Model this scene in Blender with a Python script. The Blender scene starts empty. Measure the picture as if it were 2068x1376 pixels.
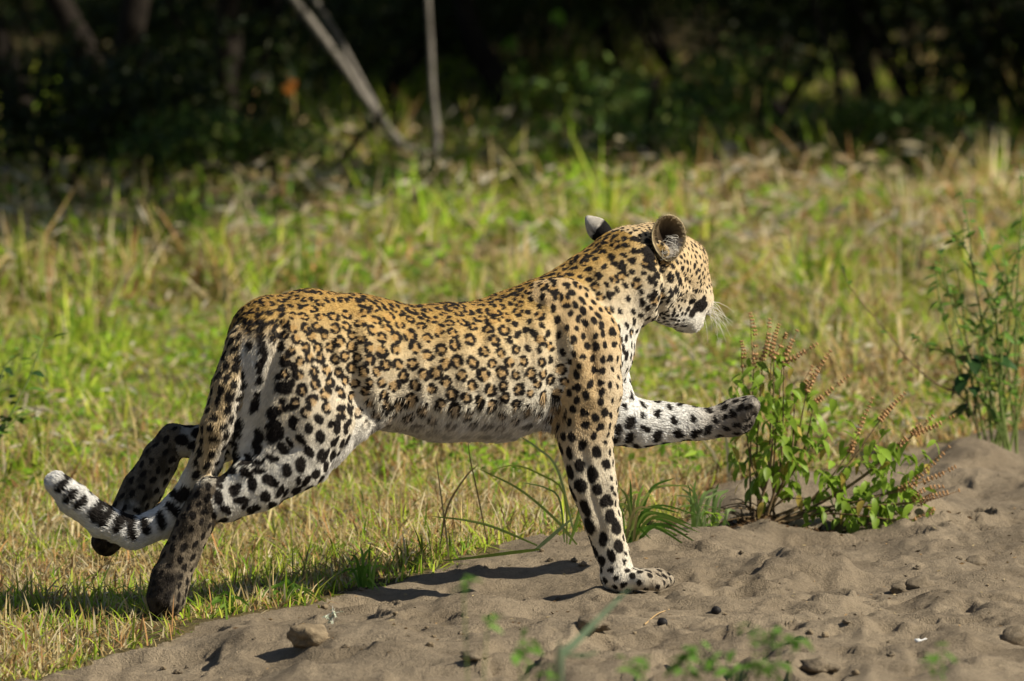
import bpy, math, random
import numpy as np
from mathutils import Vector, Matrix, kdtree

random.seed(7)
RNG = np.random.default_rng(7)
SC = bpy.context.scene
COL = SC.collection
rad = math.radians

# ------------------------------------------------------------------ camera
CAM_D, CAM_Z, PITCH, FPX = 20.0, 2.319, rad(5.0), 18000.0
CT, ST = math.cos(PITCH), math.sin(PITCH)
cam_data = bpy.data.cameras.new('camera')
cam = bpy.data.objects.new('camera', cam_data)
COL.objects.link(cam)
cam.location = (0, -CAM_D, CAM_Z)
cam.rotation_euler = (rad(90) - PITCH, 0, 0)
cam_data.sensor_width = 36.0
cam_data.lens = FPX / 2068.0 * 36.0
cam_data.clip_start = 0.5
cam_data.clip_end = 2000
cam_data.dof.use_dof = True
cam_data.dof.focus_distance = 20.0
cam_data.dof.aperture_fstop = 5.2
SC.camera = cam

# ------------------------------------------------------------------ light
SUN_TO = Vector((0.72, -0.25, 0.65)).normalized()       # towards the sun
sun_el = math.asin(SUN_TO.z)
sun_az = math.atan2(SUN_TO.x, SUN_TO.y)                  # clockwise from +Y
world = bpy.data.worlds.new('World')
SC.world = world
world.use_nodes = True
wn = world.node_tree
bg = wn.nodes['Background']
sky = wn.nodes.new('ShaderNodeTexSky')
sky.sky_type = 'NISHITA'
sky.sun_disc = False
sky.sun_elevation = sun_el
sky.sun_rotation = sun_az
wn.links.new(sky.outputs[0], bg.inputs[0])
bg.inputs[1].default_value = 0.05
sun_data = bpy.data.lights.new('sun', 'SUN')
sun_data.energy = 5.0
sun_data.angle = rad(0.5)
sun_data.color = (1.0, 0.91, 0.74)
sun = bpy.data.objects.new('sun', sun_data)
COL.objects.link(sun)
sun.rotation_euler = SUN_TO.to_track_quat('Z', 'Y').to_euler()
SC.view_settings.view_transform = 'Standard'
SC.view_settings.look = 'None'
SC.view_settings.exposure = 0.38
SC.view_settings.gamma = 1.0
SC.view_settings.use_curve_mapping = False
SC.cycles.max_bounces = 6
SC.cycles.diffuse_bounces = 3
SC.cycles.transparent_max_bounces = 6
SC.cycles.use_denoising = True

# ------------------------------------------------------------------ helpers
def P(px, py, Y=0.0):
    """world point of a photograph pixel (2068 wide) at depth Y"""
    u, v = (px - 1034.0) / FPX, (688.0 - py) / FPX
    dy, dz = CT + v * ST, -ST + v * CT
    t = (Y + CAM_D) / dy
    return np.array((u * t, Y, CAM_Z + dz * t))

def PG(px, py, z=0.0):
    """world point of a pixel on the horizontal plane at height z"""
    u, v = (px - 1034.0) / FPX, (688.0 - py) / FPX
    dy, dz = CT + v * ST, -ST + v * CT
    t = (z - CAM_Z) / dz
    return np.array((u * t, -CAM_D + dy * t, z))

def PIX(p):
    """pixel coordinates of an array of world points"""
    d = np.asarray(p) - np.array((0, -CAM_D, CAM_Z))
    f = d[..., 1] * CT - d[..., 2] * ST
    v = d[..., 1] * ST + d[..., 2] * CT
    return 1034 + d[..., 0] / f * FPX, 688 - v / f * FPX

def _hash(ix, iy, iz, seed):
    h = (ix * 374761393 + iy * 668265263 + iz * 2147483647 + seed * 974634777) & 0xffffffff
    h = ((h ^ (h >> 13)) * 1274126177) & 0xffffffff
    return ((h ^ (h >> 16)) & 0xffff) / 32767.5 - 1.0

def noise3(p, freq=1.0, seed=0):
    p = np.asarray(p, dtype=np.float64) * freq
    i = np.floor(p).astype(np.int64)
    f = p - i
    f = f * f * f * (f * (f * 6 - 15) + 10)
    out = 0
    for dx in (0, 1):
        for dy in (0, 1):
            for dz in (0, 1):
                w = (f[..., 0] if dx else 1 - f[..., 0]) * (f[..., 1] if dy else 1 - f[..., 1]) * (f[..., 2] if dz else 1 - f[..., 2])
                out = out + w * _hash(i[..., 0] + dx, i[..., 1] + dy, i[..., 2] + dz, seed)
    return out

def noise2(x, y, freq=1.0, seed=0):
    x, y = np.broadcast_arrays(x, y)
    return noise3(np.stack([x, y, np.zeros_like(x)], -1), freq, seed)

def sstep(a, b, x):
    t = np.clip((x - a) / (b - a), 0, 1)
    return t * t * (3 - 2 * t)

def mesh_np(name, V, F, mat=None, smooth=True, parent=None, cols=None, cname='Col', link=True):
    """V (n,3); F an int array (m,k) or a list of such arrays with different k"""
    me = bpy.data.meshes.new(name)
    Fs = F if isinstance(F, list) else [F]
    V = np.ascontiguousarray(V, dtype=np.float32)
    me.vertices.add(len(V)); me.vertices.foreach_set('co', V.ravel())
    tot = np.concatenate([np.full(len(f), f.shape[1], np.int32) for f in Fs])
    idx = np.concatenate([np.ascontiguousarray(f, dtype=np.int32).ravel() for f in Fs])
    me.loops.add(len(idx)); me.loops.foreach_set('vertex_index', idx)
    me.polygons.add(len(tot))
    st = np.concatenate([[0], np.cumsum(tot)[:-1]]).astype(np.int32)
    me.polygons.foreach_set('loop_start', st)
    me.polygons.foreach_set('use_smooth', np.full(len(tot), smooth, dtype=bool))
    me.update(calc_edges=True)
    if cols is not None:
        a = me.color_attributes.new(cname, 'FLOAT_COLOR', 'POINT')
        c = np.ones((len(V), 4), np.float32); c[:, :cols.shape[1]] = cols
        a.data.foreach_set('color', c.ravel())
    if mat: me.materials.append(mat)
    if not link: return me
    return add_obj(name, me, parent)

def add_obj(name, data, parent=None):
    o = bpy.data.objects.new(name, data)
    COL.objects.link(o)
    if parent is not None: o.parent = parent
    return o

def tag(o, label=None, cat=None, group=None, kind=None):
    if label: o['label'] = label
    if cat: o['category'] = cat
    if group: o['group'] = group
    if kind: o['kind'] = kind
    return o

def thing(name, label, cat, loc=(0, 0, 0), group=None):
    o = bpy.data.objects.new(name, None)
    COL.objects.link(o)
    o.empty_display_size = 0.1
    o.location = Vector([float(c) for c in loc])
    return tag(o, label, cat, group)

class Nodes:
    def __init__(s, name):
        s.m = bpy.data.materials.new(name); s.m.use_nodes = True
        s.t = s.m.node_tree; s.t.nodes.clear()
        s.out = s.n('ShaderNodeOutputMaterial')
    def n(s, kind, **kw):
        d = s.t.nodes.new(kind)
        for k, v in kw.items(): setattr(d, k, v)
        return d
    def l(s, a, b): s.t.links.new(a, b)
    def mix(s, fac, a, b, blend='MIX'):
        d = s.n('ShaderNodeMix', data_type='RGBA', blend_type=blend)
        for sock, v in ((d.inputs[0], fac), (d.inputs[6], a), (d.inputs[7], b)):
            if hasattr(v, 'links'): s.l(v, sock)
            elif isinstance(v, (int, float)): sock.default_value = v
            else: sock.default_value = (*v, 1)
        return d.outputs[2]
    def noise(s, scale, detail=4, rough=0.6, coord=None):
        d = s.n('ShaderNodeTexNoise')
        d.inputs['Scale'].default_value = scale; d.inputs['Detail'].default_value = detail; d.inputs['Roughness'].default_value = rough
        if coord is None:
            coord = s.n('ShaderNodeNewGeometry').outputs['Position']
        s.l(coord, d.inputs['Vector'])
        return d.outputs['Fac']
    def ramp(s, fac, stops):
        d = s.n('ShaderNodeValToRGB')
        e = d.color_ramp.elements
        while len(e) < len(stops): e.new(0.5)
        for k, (p, c) in zip(e, stops):
            k.position = p; k.color = (c, c, c, 1) if isinstance(c, (int, float)) else (*c, 1)
        s.l(fac, d.inputs[0])
        return d.outputs[0]
    def bsdf(s, color, rough=0.8, spec=0.3, normal=None):
        b = s.n('ShaderNodeBsdfPrincipled')
        if hasattr(color, 'links'): s.l(color, b.inputs['Base Color'])
        else: b.inputs['Base Color'].default_value = (*color, 1)
        b.inputs['Roughness'].default_value = rough
        b.inputs['Specular IOR Level'].default_value = spec
        if normal is not None: s.l(normal, b.inputs['Normal'])
        return b.outputs[0]
    def bump(s, h, strength=0.3, dist=0.01):
        d = s.n('ShaderNodeBump'); d.inputs['Strength'].default_value = strength; d.inputs['Distance'].default_value = dist
        s.l(h, d.inputs['Height'])
        return d.outputs[0]
    def fin(s, sh): s.l(sh, s.out.inputs[0]); return s.m

def leaf_mat(name, transl=0.45, rough=0.5, spec=0.3, col=None, up=0.0):
    """leaf or blade: colour from the vertex colour Col, some light passes through"""
    k = Nodes(name)
    if col is None:
        c = k.n('ShaderNodeAttribute', attribute_name='Col').outputs['Color']
    else:
        oi = k.n('ShaderNodeObjectInfo').outputs['Random']
        c = k.mix(oi, tuple(0.75 * x for x in col), tuple(min(1, 1.3 * x) for x in col))
    nz = k.noise(60, 3)
    c = k.mix(0.35, c, k.ramp(nz, [(0.3, 0.5), (0.7, 1.3)]), 'MULTIPLY')
    nrm = None
    if up:                                               # normals tilted skyward so the blades look brighter in the sun
        g = k.n('ShaderNodeNewGeometry').outputs['Normal']
        vm = k.n('ShaderNodeVectorMath', operation='ADD'); k.l(g, vm.inputs[0]); vm.inputs[1].default_value = (0, 0, up)
        vn = k.n('ShaderNodeVectorMath', operation='NORMALIZE'); k.l(vm.outputs[0], vn.inputs[0]); nrm = vn.outputs[0]
    b = k.bsdf(c, rough, spec, nrm)
    t = k.n('ShaderNodeBsdfTranslucent'); k.l(c, t.inputs[0])
    mx = k.n('ShaderNodeMixShader'); mx.inputs[0].default_value = transl
    k.l(b, mx.inputs[1]); k.l(t.outputs[0], mx.inputs[2])
    return k.fin(mx.outputs[0])

def tube_np(pts, radii, n=7, cap=True):
    """tapered tube along points: verts, quads"""
    pts = np.asarray(pts, float); m = len(pts)
    T = np.gradient(pts, axis=0); T /= np.linalg.norm(T, axis=1, keepdims=True) + 1e-9
    ref = np.array((0.13, 0.9, 0.2)); ref /= np.linalg.norm(ref)
    A = np.cross(T, ref); A /= np.linalg.norm(A, axis=1, keepdims=True) + 1e-9
    B = np.cross(T, A)
    ang = np.linspace(0, 2 * np.pi, n, endpoint=False)
    r = np.asarray(radii, float)[:, None, None]
    V = pts[:, None] + r * (np.cos(ang)[None, :, None] * A[:, None] + np.sin(ang)[None, :, None] * B[:, None])
    V = V.reshape(-1, 3)
    i = np.arange(m - 1)[:, None] * n; j = np.arange(n)[None]; j2 = (j + 1) % n
    F = np.stack([i + j, i + j2, i + n + j2, i + n + j], -1).reshape(-1, 4)
    return V, F

class Geo:
    """collects pieces into one mesh"""
    def __init__(s): s.V = []; s.F = {}; s.C = []; s.n = 0
    def add(s, V, F, col=None):
        V = np.asarray(V, float)
        for f in (F if isinstance(F, list) else [F]):
            f = np.asarray(f); s.F.setdefault(f.shape[1], []).append(f + s.n)
        s.V.append(V); s.n += len(V)
        c = np.zeros((len(V), 3)) if col is None else np.broadcast_to(np.asarray(col, float), (len(V), 3))
        s.C.append(c)
    def build(s, name, mat, parent=None, smooth=True, link=True):
        return mesh_np(name, np.concatenate(s.V), [np.concatenate(f) for f in s.F.values()], mat, smooth, parent, np.concatenate(s.C), link=link)
LEOPARD_RES, FUR_N = .003, 230000
# ================================================================== ground
# edge of the sandy track, traced on the ground: photograph pixels -> points on the flat
EDGE = np.array([PG(x, y, -.055 * min(1, max(0, (900 - x) / 700)))[:2] for x, y in ((-900, 1560), (-400, 1430), (0, 1385), (110, 1348), (330, 1285), (400, 1262), (560, 1238), (700, 1198), (850, 1160), (1000, 1128), (1150, 1090),
                 (1290, 1082), (1385, 1045), (1440, 985), (1640, 968), (1800, 925), (1900, 893), (2068, 866), (2300, 830), (2900, 790))])
def edge_y(X): return np.interp(X, EDGE[:, 0], EDGE[:, 1])

BUMPS = []                                               # soft heaps and hollows trodden into the sand: X, Y, rx, ry, height
def _bump(px, py, rx, ry, h):
    q = PG(px, py); BUMPS.append((q[0], q[1], rx / 900, ry, h))
for b in ((1405, 1225, 70, .12, .022), (1450, 1120, 120, .2, .03), (1330, 1130, 80, .18, .018), (1600, 1165, 130, .2, .035), (1700, 1240, 90, .14, .022), (1560, 1110, 60, .14, -.022),
          (1840, 1060, 130, .3, .05), (1960, 960, 110, .5, .06), (1800, 1130, 80, .16, -.02), (1960, 1110, 70, .16, -.025), (1680, 1190, 60, .1, -.028), (1900, 1230, 70, .12, .03),
          (1150, 1300, 90, .12, .02), (1080, 1255, 60, .1, -.018), (960, 1245, 110, .14, .025), (720, 1290, 80, .1, .022), (800, 1330, 90, .1, .025), (560, 1300, 70, .1, -.02),
          (500, 1270, 90, .12, .03), (880, 1300, 60, .08, -.02), (1280, 1310, 70, .08, -.018), (1550, 1290, 70, .1, -.022), (1780, 1310, 110, .08, .028), (1700, 1345, 80, .06, -.025),
          (1950, 1340, 80, .06, .03), (1000, 1350, 80, .06, .022), (300, 1345, 80, .07, .02), (650, 1350, 80, .06, .018), (1450, 1345, 80, .06, -.02), (2000, 1180, 60, .14, .03)):
    _bump(*b)

def sand_mask(X, Y):
    e = edge_y(X) + .06 * noise2(X, Y, 5, 50) + .025 * noise2(X, Y, 18, 51)
    return e - Y                                         # > 0 on the sand

def H(X, Y):
    X = np.asarray(X, float); Y = np.asarray(Y, float)
    near = np.exp(-(np.maximum(0, np.abs(Y) - 5) / 4) ** 2) * np.exp(-(np.maximum(0, np.abs(X) - 4) / 3) ** 2)
    m = sand_mask(X, Y)
    s = sstep(-.12, .25, m)
    h = .05 * noise2(X, Y, .35, 60) * (1 - near) + .018 * noise2(X, Y, 1.3, 61)
    h = h - .055 * sstep(-.15, -.8, X) * near            # the ground falls a little to the left
    rg = lambda f, sd, yy=.6: 1 - 2 * np.abs(noise2(X + .03 * noise2(X, Y, 9, sd + 40), Y * yy, f, sd))
    rough = .55 + .7 * sstep(-.1, .45, noise2(X, Y, 1.7, 68) + .7 * sstep(.1, -.7, Y) - .15)
    r = .022 * rg(2.6, 62) + .012 * rg(6, 63) + .007 * rough * rg(15, 64, .7) + .004 * rough * noise2(X, Y, 40, 65)
    pit = noise2(X * .75, Y, 7.5, 66)
    pock = -.030 * rough * sstep(.42, .56, pit) + .012 * rough * sstep(.28, .40, pit) * (1 - sstep(.40, .50, pit)) - .012 * rough * sstep(.38, .5, noise2(X, Y, 20, 69))
    bsum = 0
    for x, y, rx, ry, hh in BUMPS:
        bsum = bsum + hh * np.exp(-(((X - x) / rx) ** 2 + ((Y - y) / ry) ** 2) * 1.3)
    foot = np.exp(-(((X - .285) / .11) ** 2 + (Y / .085) ** 2) * 1.2)
    heap = .024 * np.exp(-((X - .392) / .042) ** 2 - ((Y + .01) / .06) ** 2) + .013 * np.exp(-((X - .32) / .05) ** 2 - ((Y + .075) / .03) ** 2) + .012 * np.exp(-((X - .19) / .03) ** 2 - ((Y + .01) / .05) ** 2)
    sand = (r + pock + bsum) * (1 - .85 * foot) - .004 * foot
    h = h * (1 - foot) + s * near * sand + heap
    h = h + (1 - s) * near * .012 * noise2(X, Y, 7, 67)
    return h

def axis(a, b, step, lo, hi, g=1.25):
    mid = list(np.arange(a, b, step))
    out, d = [mid[-1]], step
    while out[-1] < hi: d *= g; out.append(out[-1] + d)
    neg, d = [mid[0]], step
    while neg[-1] > lo: d *= g; neg.append(neg[-1] - d)
    return np.array(neg[:0:-1] + mid + out[1:])
GX = axis(-1.35, 1.55, .0095, -600, 600); GY = axis(-1.35, 2.6, .0125, -600, 900, 1.15)
XX, YY = np.meshgrid(GX, GY, indexing='ij')
ZZ = H(XX, YY)
GVERT = np.stack([XX, YY, ZZ], -1).reshape(-1, 3)
nx, ny = XX.shape
ii, jj = np.meshgrid(np.arange(nx - 1), np.arange(ny - 1), indexing='ij')
GF = np.stack([ii * ny + jj, (ii + 1) * ny + jj, (ii + 1) * ny + jj + 1, ii * ny + jj + 1], -1).reshape(-1, 4)
cx = GVERT[GF].mean(1)
onsand = (sand_mask(cx[:, 0], cx[:, 1]) > 0) & (cx[:, 1] > -9)

def split(sel):
    f = GF[sel]; u, inv = np.unique(f, return_inverse=True)
    return GVERT[u], inv.reshape(f.shape)

k = Nodes('dry_sand')
n1, n2, n3 = k.noise(3.5, 5), k.noise(38, 5, .7), k.noise(260, 3, .7)
c = k.mix(k.ramp(n1, [(.3, 0.0), (.7, 1.0)]), (.195, .155, .108), (.335, .272, .192))
c = k.mix(.6, c, k.ramp(n2, [(.28, .55), (.5, 1.0), (.75, 1.2)]), 'MULTIPLY')
c = k.mix(.7, c, k.ramp(n3, [(.25, .6), (.5, 1.0), (.8, 1.25)]), 'MULTIPLY')
ad = k.n('ShaderNodeMath', operation='ADD'); k.l(n2, ad.inputs[0])
ml = k.n('ShaderNodeMath', operation='MULTIPLY'); k.l(n3, ml.inputs[0]); ml.inputs[1].default_value = .5; k.l(ml.outputs[0], ad.inputs[1])
sand_m = k.fin(k.bsdf(c, .95, .1, k.bump(ad.outputs[0], .9, .016)))
k = Nodes('dry_soil')
n1, n2 = k.noise(6, 5), k.noise(70, 4, .7)
c = k.mix(k.ramp(n1, [(.35, 0.0), (.65, 1.0)]), (.075, .06, .03), (.16, .125, .06))
c = k.mix(.7, c, k.ramp(n2, [(.3, .5), (.7, 1.25)]), 'MULTIPLY')
soil_m = k.fin(k.bsdf(c, .95, .1, k.bump(n2, .6, .02)))
tag(mesh_np('sand_track', *split(onsand), sand_m), 'pale grey brown sandy track with trodden hollows', kind='structure')
tag(mesh_np('ground', *split(~onsand), soil_m), 'dry brown soil under the grass', kind='structure')
# ================================================================== trees and bushes behind
leaf_dark = leaf_mat('bush_leaf', .4, .5, .3)
k = Nodes('dark_bark')
n1 = k.noise(14, 5, .7)
dark_bark = k.fin(k.bsdf(k.ramp(n1, [(.3, (.010, .008, .007)), (.7, (.032, .026, .021))]), .9, .1, k.bump(n1, .6, .02)))
k = Nodes('grey_dead_wood')
g_ = k.n('ShaderNodeNewGeometry').outputs['Position']
mp = k.n('ShaderNodeMapping'); mp.inputs['Scale'].default_value = (9, 9, 1.2); k.l(g_, mp.inputs[0])
n1 = k.noise(8, 5, .7, mp.outputs[0])
dead_wood = k.fin(k.bsdf(k.ramp(n1, [(.3, (.08, .072, .064)), (.7, (.30, .275, .24))]), .8, .15, k.bump(n1, .5, .01)))

def leaves_np(C, size, cols, flat=0.0, ratio=.22):
    """rhombic folded leaves at the points C"""
    n = len(C)
    d = RNG.normal(size=(n, 3)); d[:, 2] *= (1 - flat); d /= np.linalg.norm(d, axis=1, keepdims=True)
    r = RNG.normal(size=(n, 3)); s = np.cross(d, r); s /= np.linalg.norm(s, axis=1, keepdims=True) + 1e-9
    nn = np.cross(d, s)
    L = (RNG.uniform(.65, 1.3, n) * size)[:, None]
    v = np.stack([C - d * L * .5, C + s * L * ratio + nn * L * .06, C + d * L * .5, C - s * L * ratio + nn * L * .06], 1).reshape(-1, 3)
    b = (np.arange(n) * 4)[:, None]
    F = np.concatenate([b + np.array([[0, 1, 2]]), b + np.array([[0, 2, 3]])])
    return v, F, np.repeat(cols, 4, 0)

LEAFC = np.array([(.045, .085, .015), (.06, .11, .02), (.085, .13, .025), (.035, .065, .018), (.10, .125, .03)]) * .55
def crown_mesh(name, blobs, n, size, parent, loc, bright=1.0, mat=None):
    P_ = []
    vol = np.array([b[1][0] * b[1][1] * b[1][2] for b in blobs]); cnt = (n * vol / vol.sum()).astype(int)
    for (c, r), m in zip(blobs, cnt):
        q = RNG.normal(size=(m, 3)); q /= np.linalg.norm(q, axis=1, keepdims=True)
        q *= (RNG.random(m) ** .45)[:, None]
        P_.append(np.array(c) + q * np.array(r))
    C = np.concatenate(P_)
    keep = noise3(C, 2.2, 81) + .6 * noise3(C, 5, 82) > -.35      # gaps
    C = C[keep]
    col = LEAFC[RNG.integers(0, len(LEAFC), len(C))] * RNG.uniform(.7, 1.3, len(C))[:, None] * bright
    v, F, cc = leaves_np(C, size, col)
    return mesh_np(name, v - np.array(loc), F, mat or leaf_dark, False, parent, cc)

def limb(name, pts, r0, r1, mat, parent, loc, n=8, wob=.0):
    pts = np.array(pts, float)
    t = np.linspace(0, 1, len(pts)); tt = np.linspace(0, 1, 14)
    q = np.stack([np.interp(tt, t, pts[:, i]) for i in range(3)], 1)
    if wob: q = q + wob * np.stack([noise3(q + 7 * i, 2.5, 90 + i) for i in range(3)], 1)
    V, F = tube_np(q, np.linspace(r0, r1, 14) * (1 + .12 * noise3(q, 9, 95)), n)
    return mesh_np(name, V - np.array(loc), F, mat, True, parent)

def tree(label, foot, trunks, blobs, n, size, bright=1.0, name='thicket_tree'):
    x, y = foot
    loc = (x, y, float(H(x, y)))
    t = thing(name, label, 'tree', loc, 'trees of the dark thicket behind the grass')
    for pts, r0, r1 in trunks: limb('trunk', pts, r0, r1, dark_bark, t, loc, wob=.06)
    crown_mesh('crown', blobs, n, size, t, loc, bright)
    return t

# each tree: foot seen at a photograph pixel on the ground; trunk rises out of the frame; its unseen low crown is placed to cast shade
def foot_at(px, py): return PG(px, py, 0.02)
def up(px, py, Y): return P(px, py, Y)
def trunk_line(pix, Y0, dY=.0, ext=2.4):
    """world points of a trunk through pixels, continued upward beyond the frame"""
    p = [P(x, y, Y0 + dY * i) for i, (x, y) in enumerate(pix)]
    d = p[-1] - p[-2]; d = d / np.linalg.norm(d); d = d * .5 + np.array((0, 0, .6)); p.append(p[-1] + d * ext)
    return p
TREES = [
  # label, trunk depth, pixel lines of trunks, radius, crown: x range, y range, lowest z
  ('dark leaning trunks at the far left of the shaded thicket', 13.6, [[(90, 330), (10, 150), (-90, -40)], [(215, 330), (262, 150), (285, -40)]], .070, (-1.2, 0.9), (7.6, 11)),
  ('dark slanting trunk left of the grey dead branches', 13.9, [[(330, 330), (190, 110), (80, -60)], [(415, 320), (435, 120), (440, -60)]], .065, (-1.4, 1.3), (10.3, 15)),
  ('dark trunk leaning left between the dead stick and the green gap', 15.5, [[(1012, 160), (968, 80), (925, -20)]], .06, (-1.2, 1.6), (14.6, 19)),
  ('dark trunk with a lighter side at the upper right', 17.0, [[(1755, 235), (1746, 120), (1733, -30)]], .06, (1.2, 3.8), (13.4, 18.5)),
  ('dark pair of trunks in the black shade at the far right', 15.5, [[(1990, 270), (1960, 110), (1925, -40)], [(2085, 270), (2100, 100), (2120, -40)]], .07, (2.0, 4.6), (11.6, 16.5)),
  ('slim dark trunk behind the grass heads right of centre', 18.5, [[(1235, 160), (1222, 60), (1205, -40)]], .045, (0.4, 3.4), (17, 22)),
  ('thin dark trunk behind the left hand bushes', 19.0, [[(620, 140), (560, 60), (520, -30)]], .05, (-5, -1), (16.5, 23)),
  ('far slim trunk at the top of the middle gap', 22.0, [[(860, 60), (850, 20), (845, -40)]], .05, (-2, 2.5), (19, 27)),
]
for lab, Y0, lines, r, xr, yr in TREES:
    f = P(*lines[0][0], Y0)
    z0 = float(H(f[0], Y0))
    tr = []
    for l in lines:
        p = trunk_line(l, Y0)
        if p[0][2] > z0: p = [np.array((p[0][0] + .5 * (p[0][0] - p[1][0]), Y0, z0 - .05))] + p
        tr.append((p, r, r * .6))
    blobs = []
    for kk in range(16):
        blobs.append(((random.uniform(*xr), random.uniform(*yr), random.uniform(1.65, 2.8)), (random.uniform(.7, 1.0), random.uniform(.7, 1.1), random.uniform(.35, .6))))
    tree(lab, (f[0], Y0), tr, blobs, 8500, .18)

# low bushes: crown down to the grass, lit or shaded look painted into the leaves
def bush(label, px, py, Y0, w, h, n, bright, size=.055, name='bush', zlift=0.0):
    c = P(px, py, Y0); loc = (c[0], Y0, float(H(c[0], Y0)))
    t = thing(name, label, 'bush', loc, 'leafy bushes under the thicket trees')
    for kk in range(4):
        a = random.uniform(0, 6.28)
        pts = [np.array(loc) + (0, 0, -.03), np.array(loc) + (.2 * w * math.cos(a), .2 * w * math.sin(a), h * .45), np.array(loc) + (.42 * w * math.cos(a), .4 * w * math.sin(a), h * .95)]
        limb('stem', pts, .018, .006, dark_bark, t, loc, 6, .04)
    blobs = [((c[0] + random.uniform(-.5, .5) * w, Y0 + random.uniform(-.35, .35) * w, loc[2] + zlift + h * random.uniform(.35, .85)), (w * random.uniform(.25, .4), w * random.uniform(.25, .4), h * random.uniform(.18, .32))) for _ in range(9)]
    crown_mesh('foliage', blobs, n, size, t, loc, bright)
    return t
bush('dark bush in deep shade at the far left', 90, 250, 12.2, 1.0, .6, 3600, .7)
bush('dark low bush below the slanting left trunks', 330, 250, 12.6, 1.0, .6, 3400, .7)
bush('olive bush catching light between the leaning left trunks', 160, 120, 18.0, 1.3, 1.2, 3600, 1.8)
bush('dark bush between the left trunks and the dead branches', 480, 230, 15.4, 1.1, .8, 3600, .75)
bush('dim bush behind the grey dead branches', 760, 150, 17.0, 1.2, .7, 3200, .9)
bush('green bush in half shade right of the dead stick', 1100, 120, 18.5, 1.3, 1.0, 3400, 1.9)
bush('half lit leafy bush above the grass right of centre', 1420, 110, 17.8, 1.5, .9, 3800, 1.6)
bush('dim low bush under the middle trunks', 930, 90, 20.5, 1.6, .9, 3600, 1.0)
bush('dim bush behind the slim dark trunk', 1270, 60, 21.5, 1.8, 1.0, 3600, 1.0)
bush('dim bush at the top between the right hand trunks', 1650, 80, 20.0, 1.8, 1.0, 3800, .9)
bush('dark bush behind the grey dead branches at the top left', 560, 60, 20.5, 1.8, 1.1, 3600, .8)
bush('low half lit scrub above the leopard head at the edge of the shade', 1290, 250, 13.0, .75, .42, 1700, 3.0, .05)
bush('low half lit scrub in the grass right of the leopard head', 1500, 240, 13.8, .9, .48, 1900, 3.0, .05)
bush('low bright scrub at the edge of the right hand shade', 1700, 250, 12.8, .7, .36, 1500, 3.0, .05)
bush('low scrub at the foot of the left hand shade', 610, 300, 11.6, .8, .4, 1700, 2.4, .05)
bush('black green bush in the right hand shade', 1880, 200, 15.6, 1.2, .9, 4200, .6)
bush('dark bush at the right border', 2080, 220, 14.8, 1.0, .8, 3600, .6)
# beyond: a wood that reads as one dark mass
wb = []
for kk in range(60):
    wb.append(((random.uniform(-8, 8), random.uniform(23, 31), random.uniform(.2, 4.5)), (1.5, 1.5, 1.0)))
for kk in range(46):  # unseen overhead canopy, added to shade the ground below
    wb.append(((random.uniform(-6, 5), random.uniform(17, 30), random.uniform(2.0, 4.0)), (1.2, 1.3, .6)))
C_ = crown_mesh('far_woods', wb, 42000, .24, None, (0, 0, 0), .8)
tag(C_, 'dense dark woods closing the view behind the bushes', kind='stuff')
# dead shrub: three bare grey stems from one foot
b = P(872, 350, 12.6)
loc = (b[0], 12.6, float(H(b[0], 12.6)))
ds = thing('dead_shrub', 'bare grey dead stems rising in a V from the tall grass', 'dead shrub', loc)
def stem_px(pix, r0, r1, Yd):
    limb('stem', [np.array((b[0], 12.6, loc[2] - .02))] + [P(x, y, 12.6 + Yd * i) for i, (x, y) in enumerate(pix)], r0, r1, dead_wood, ds, loc, 8, .012)
stem_px([(862, 338), (800, 275), (742, 200), (690, 125), (640, 60), (575, -30)], .014, .019, -.04)
stem_px([(850, 325), (790, 262), (735, 170), (690, 85), (640, 0), (615, -40)], .011, .011, .05)
stem_px([(880, 330), (884, 270), (874, 180), (870, 90), (864, 0), (858, -60)], .014, .010, .02)
# ================================================================== grass
grass_m = leaf_mat('grass_blade', .45, .55, .25, up=1.0)

def blades(X, Y, h, w, lean, azim, col, tipcol, segs=2, sink=.01, curl=1.0):
    """one tapered bent strip per row"""
    n = len(X)
    Z = H(X, Y) - sink
    t = np.linspace(0, 1, segs + 1)
    dirx, diry = np.cos(azim), np.sin(azim)
    fa = RNG.uniform(0, np.pi * 2, n)                    # which way the flat side faces
    sx, sy = np.cos(fa), np.sin(fa)
    V = []; C = []
    for i, tt in enumerate(t):
        off = h * lean * (tt ** (1.6 * curl))
        up = h * (tt - .35 * lean * tt * tt * np.minimum(1.6, lean))
        p = np.stack([X + dirx * off, Y + diry * off, Z + np.maximum(.15 * tt * h, up)], 1)
        cc = col + (tipcol - col) * tt
        if i == segs: V.append(p[:, None]); C.append(cc[:, None])
        else:
            ww = (w * (1 - .25 * tt) * .5)[:, None] * np.stack([sx, sy, 0 * sx], 1)
            V.append(np.stack([p - ww, p + ww], 1)); C.append(np.stack([cc, cc], 1))
    V = np.concatenate(V, 1); C = np.concatenate(C, 1)
    m = V.shape[1]
    base = (np.arange(n) * m)[:, None]
    Q = [base + np.array([[2 * i, 2 * i + 1, 2 * i + 3, 2 * i + 2]]) for i in range(segs - 1)]
    T = base + np.array([[2 * segs - 2, 2 * segs - 1, 2 * segs]])
    return V.reshape(-1, 3), (np.concatenate(Q) if Q else None), T, C.reshape(-1, 3)

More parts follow.
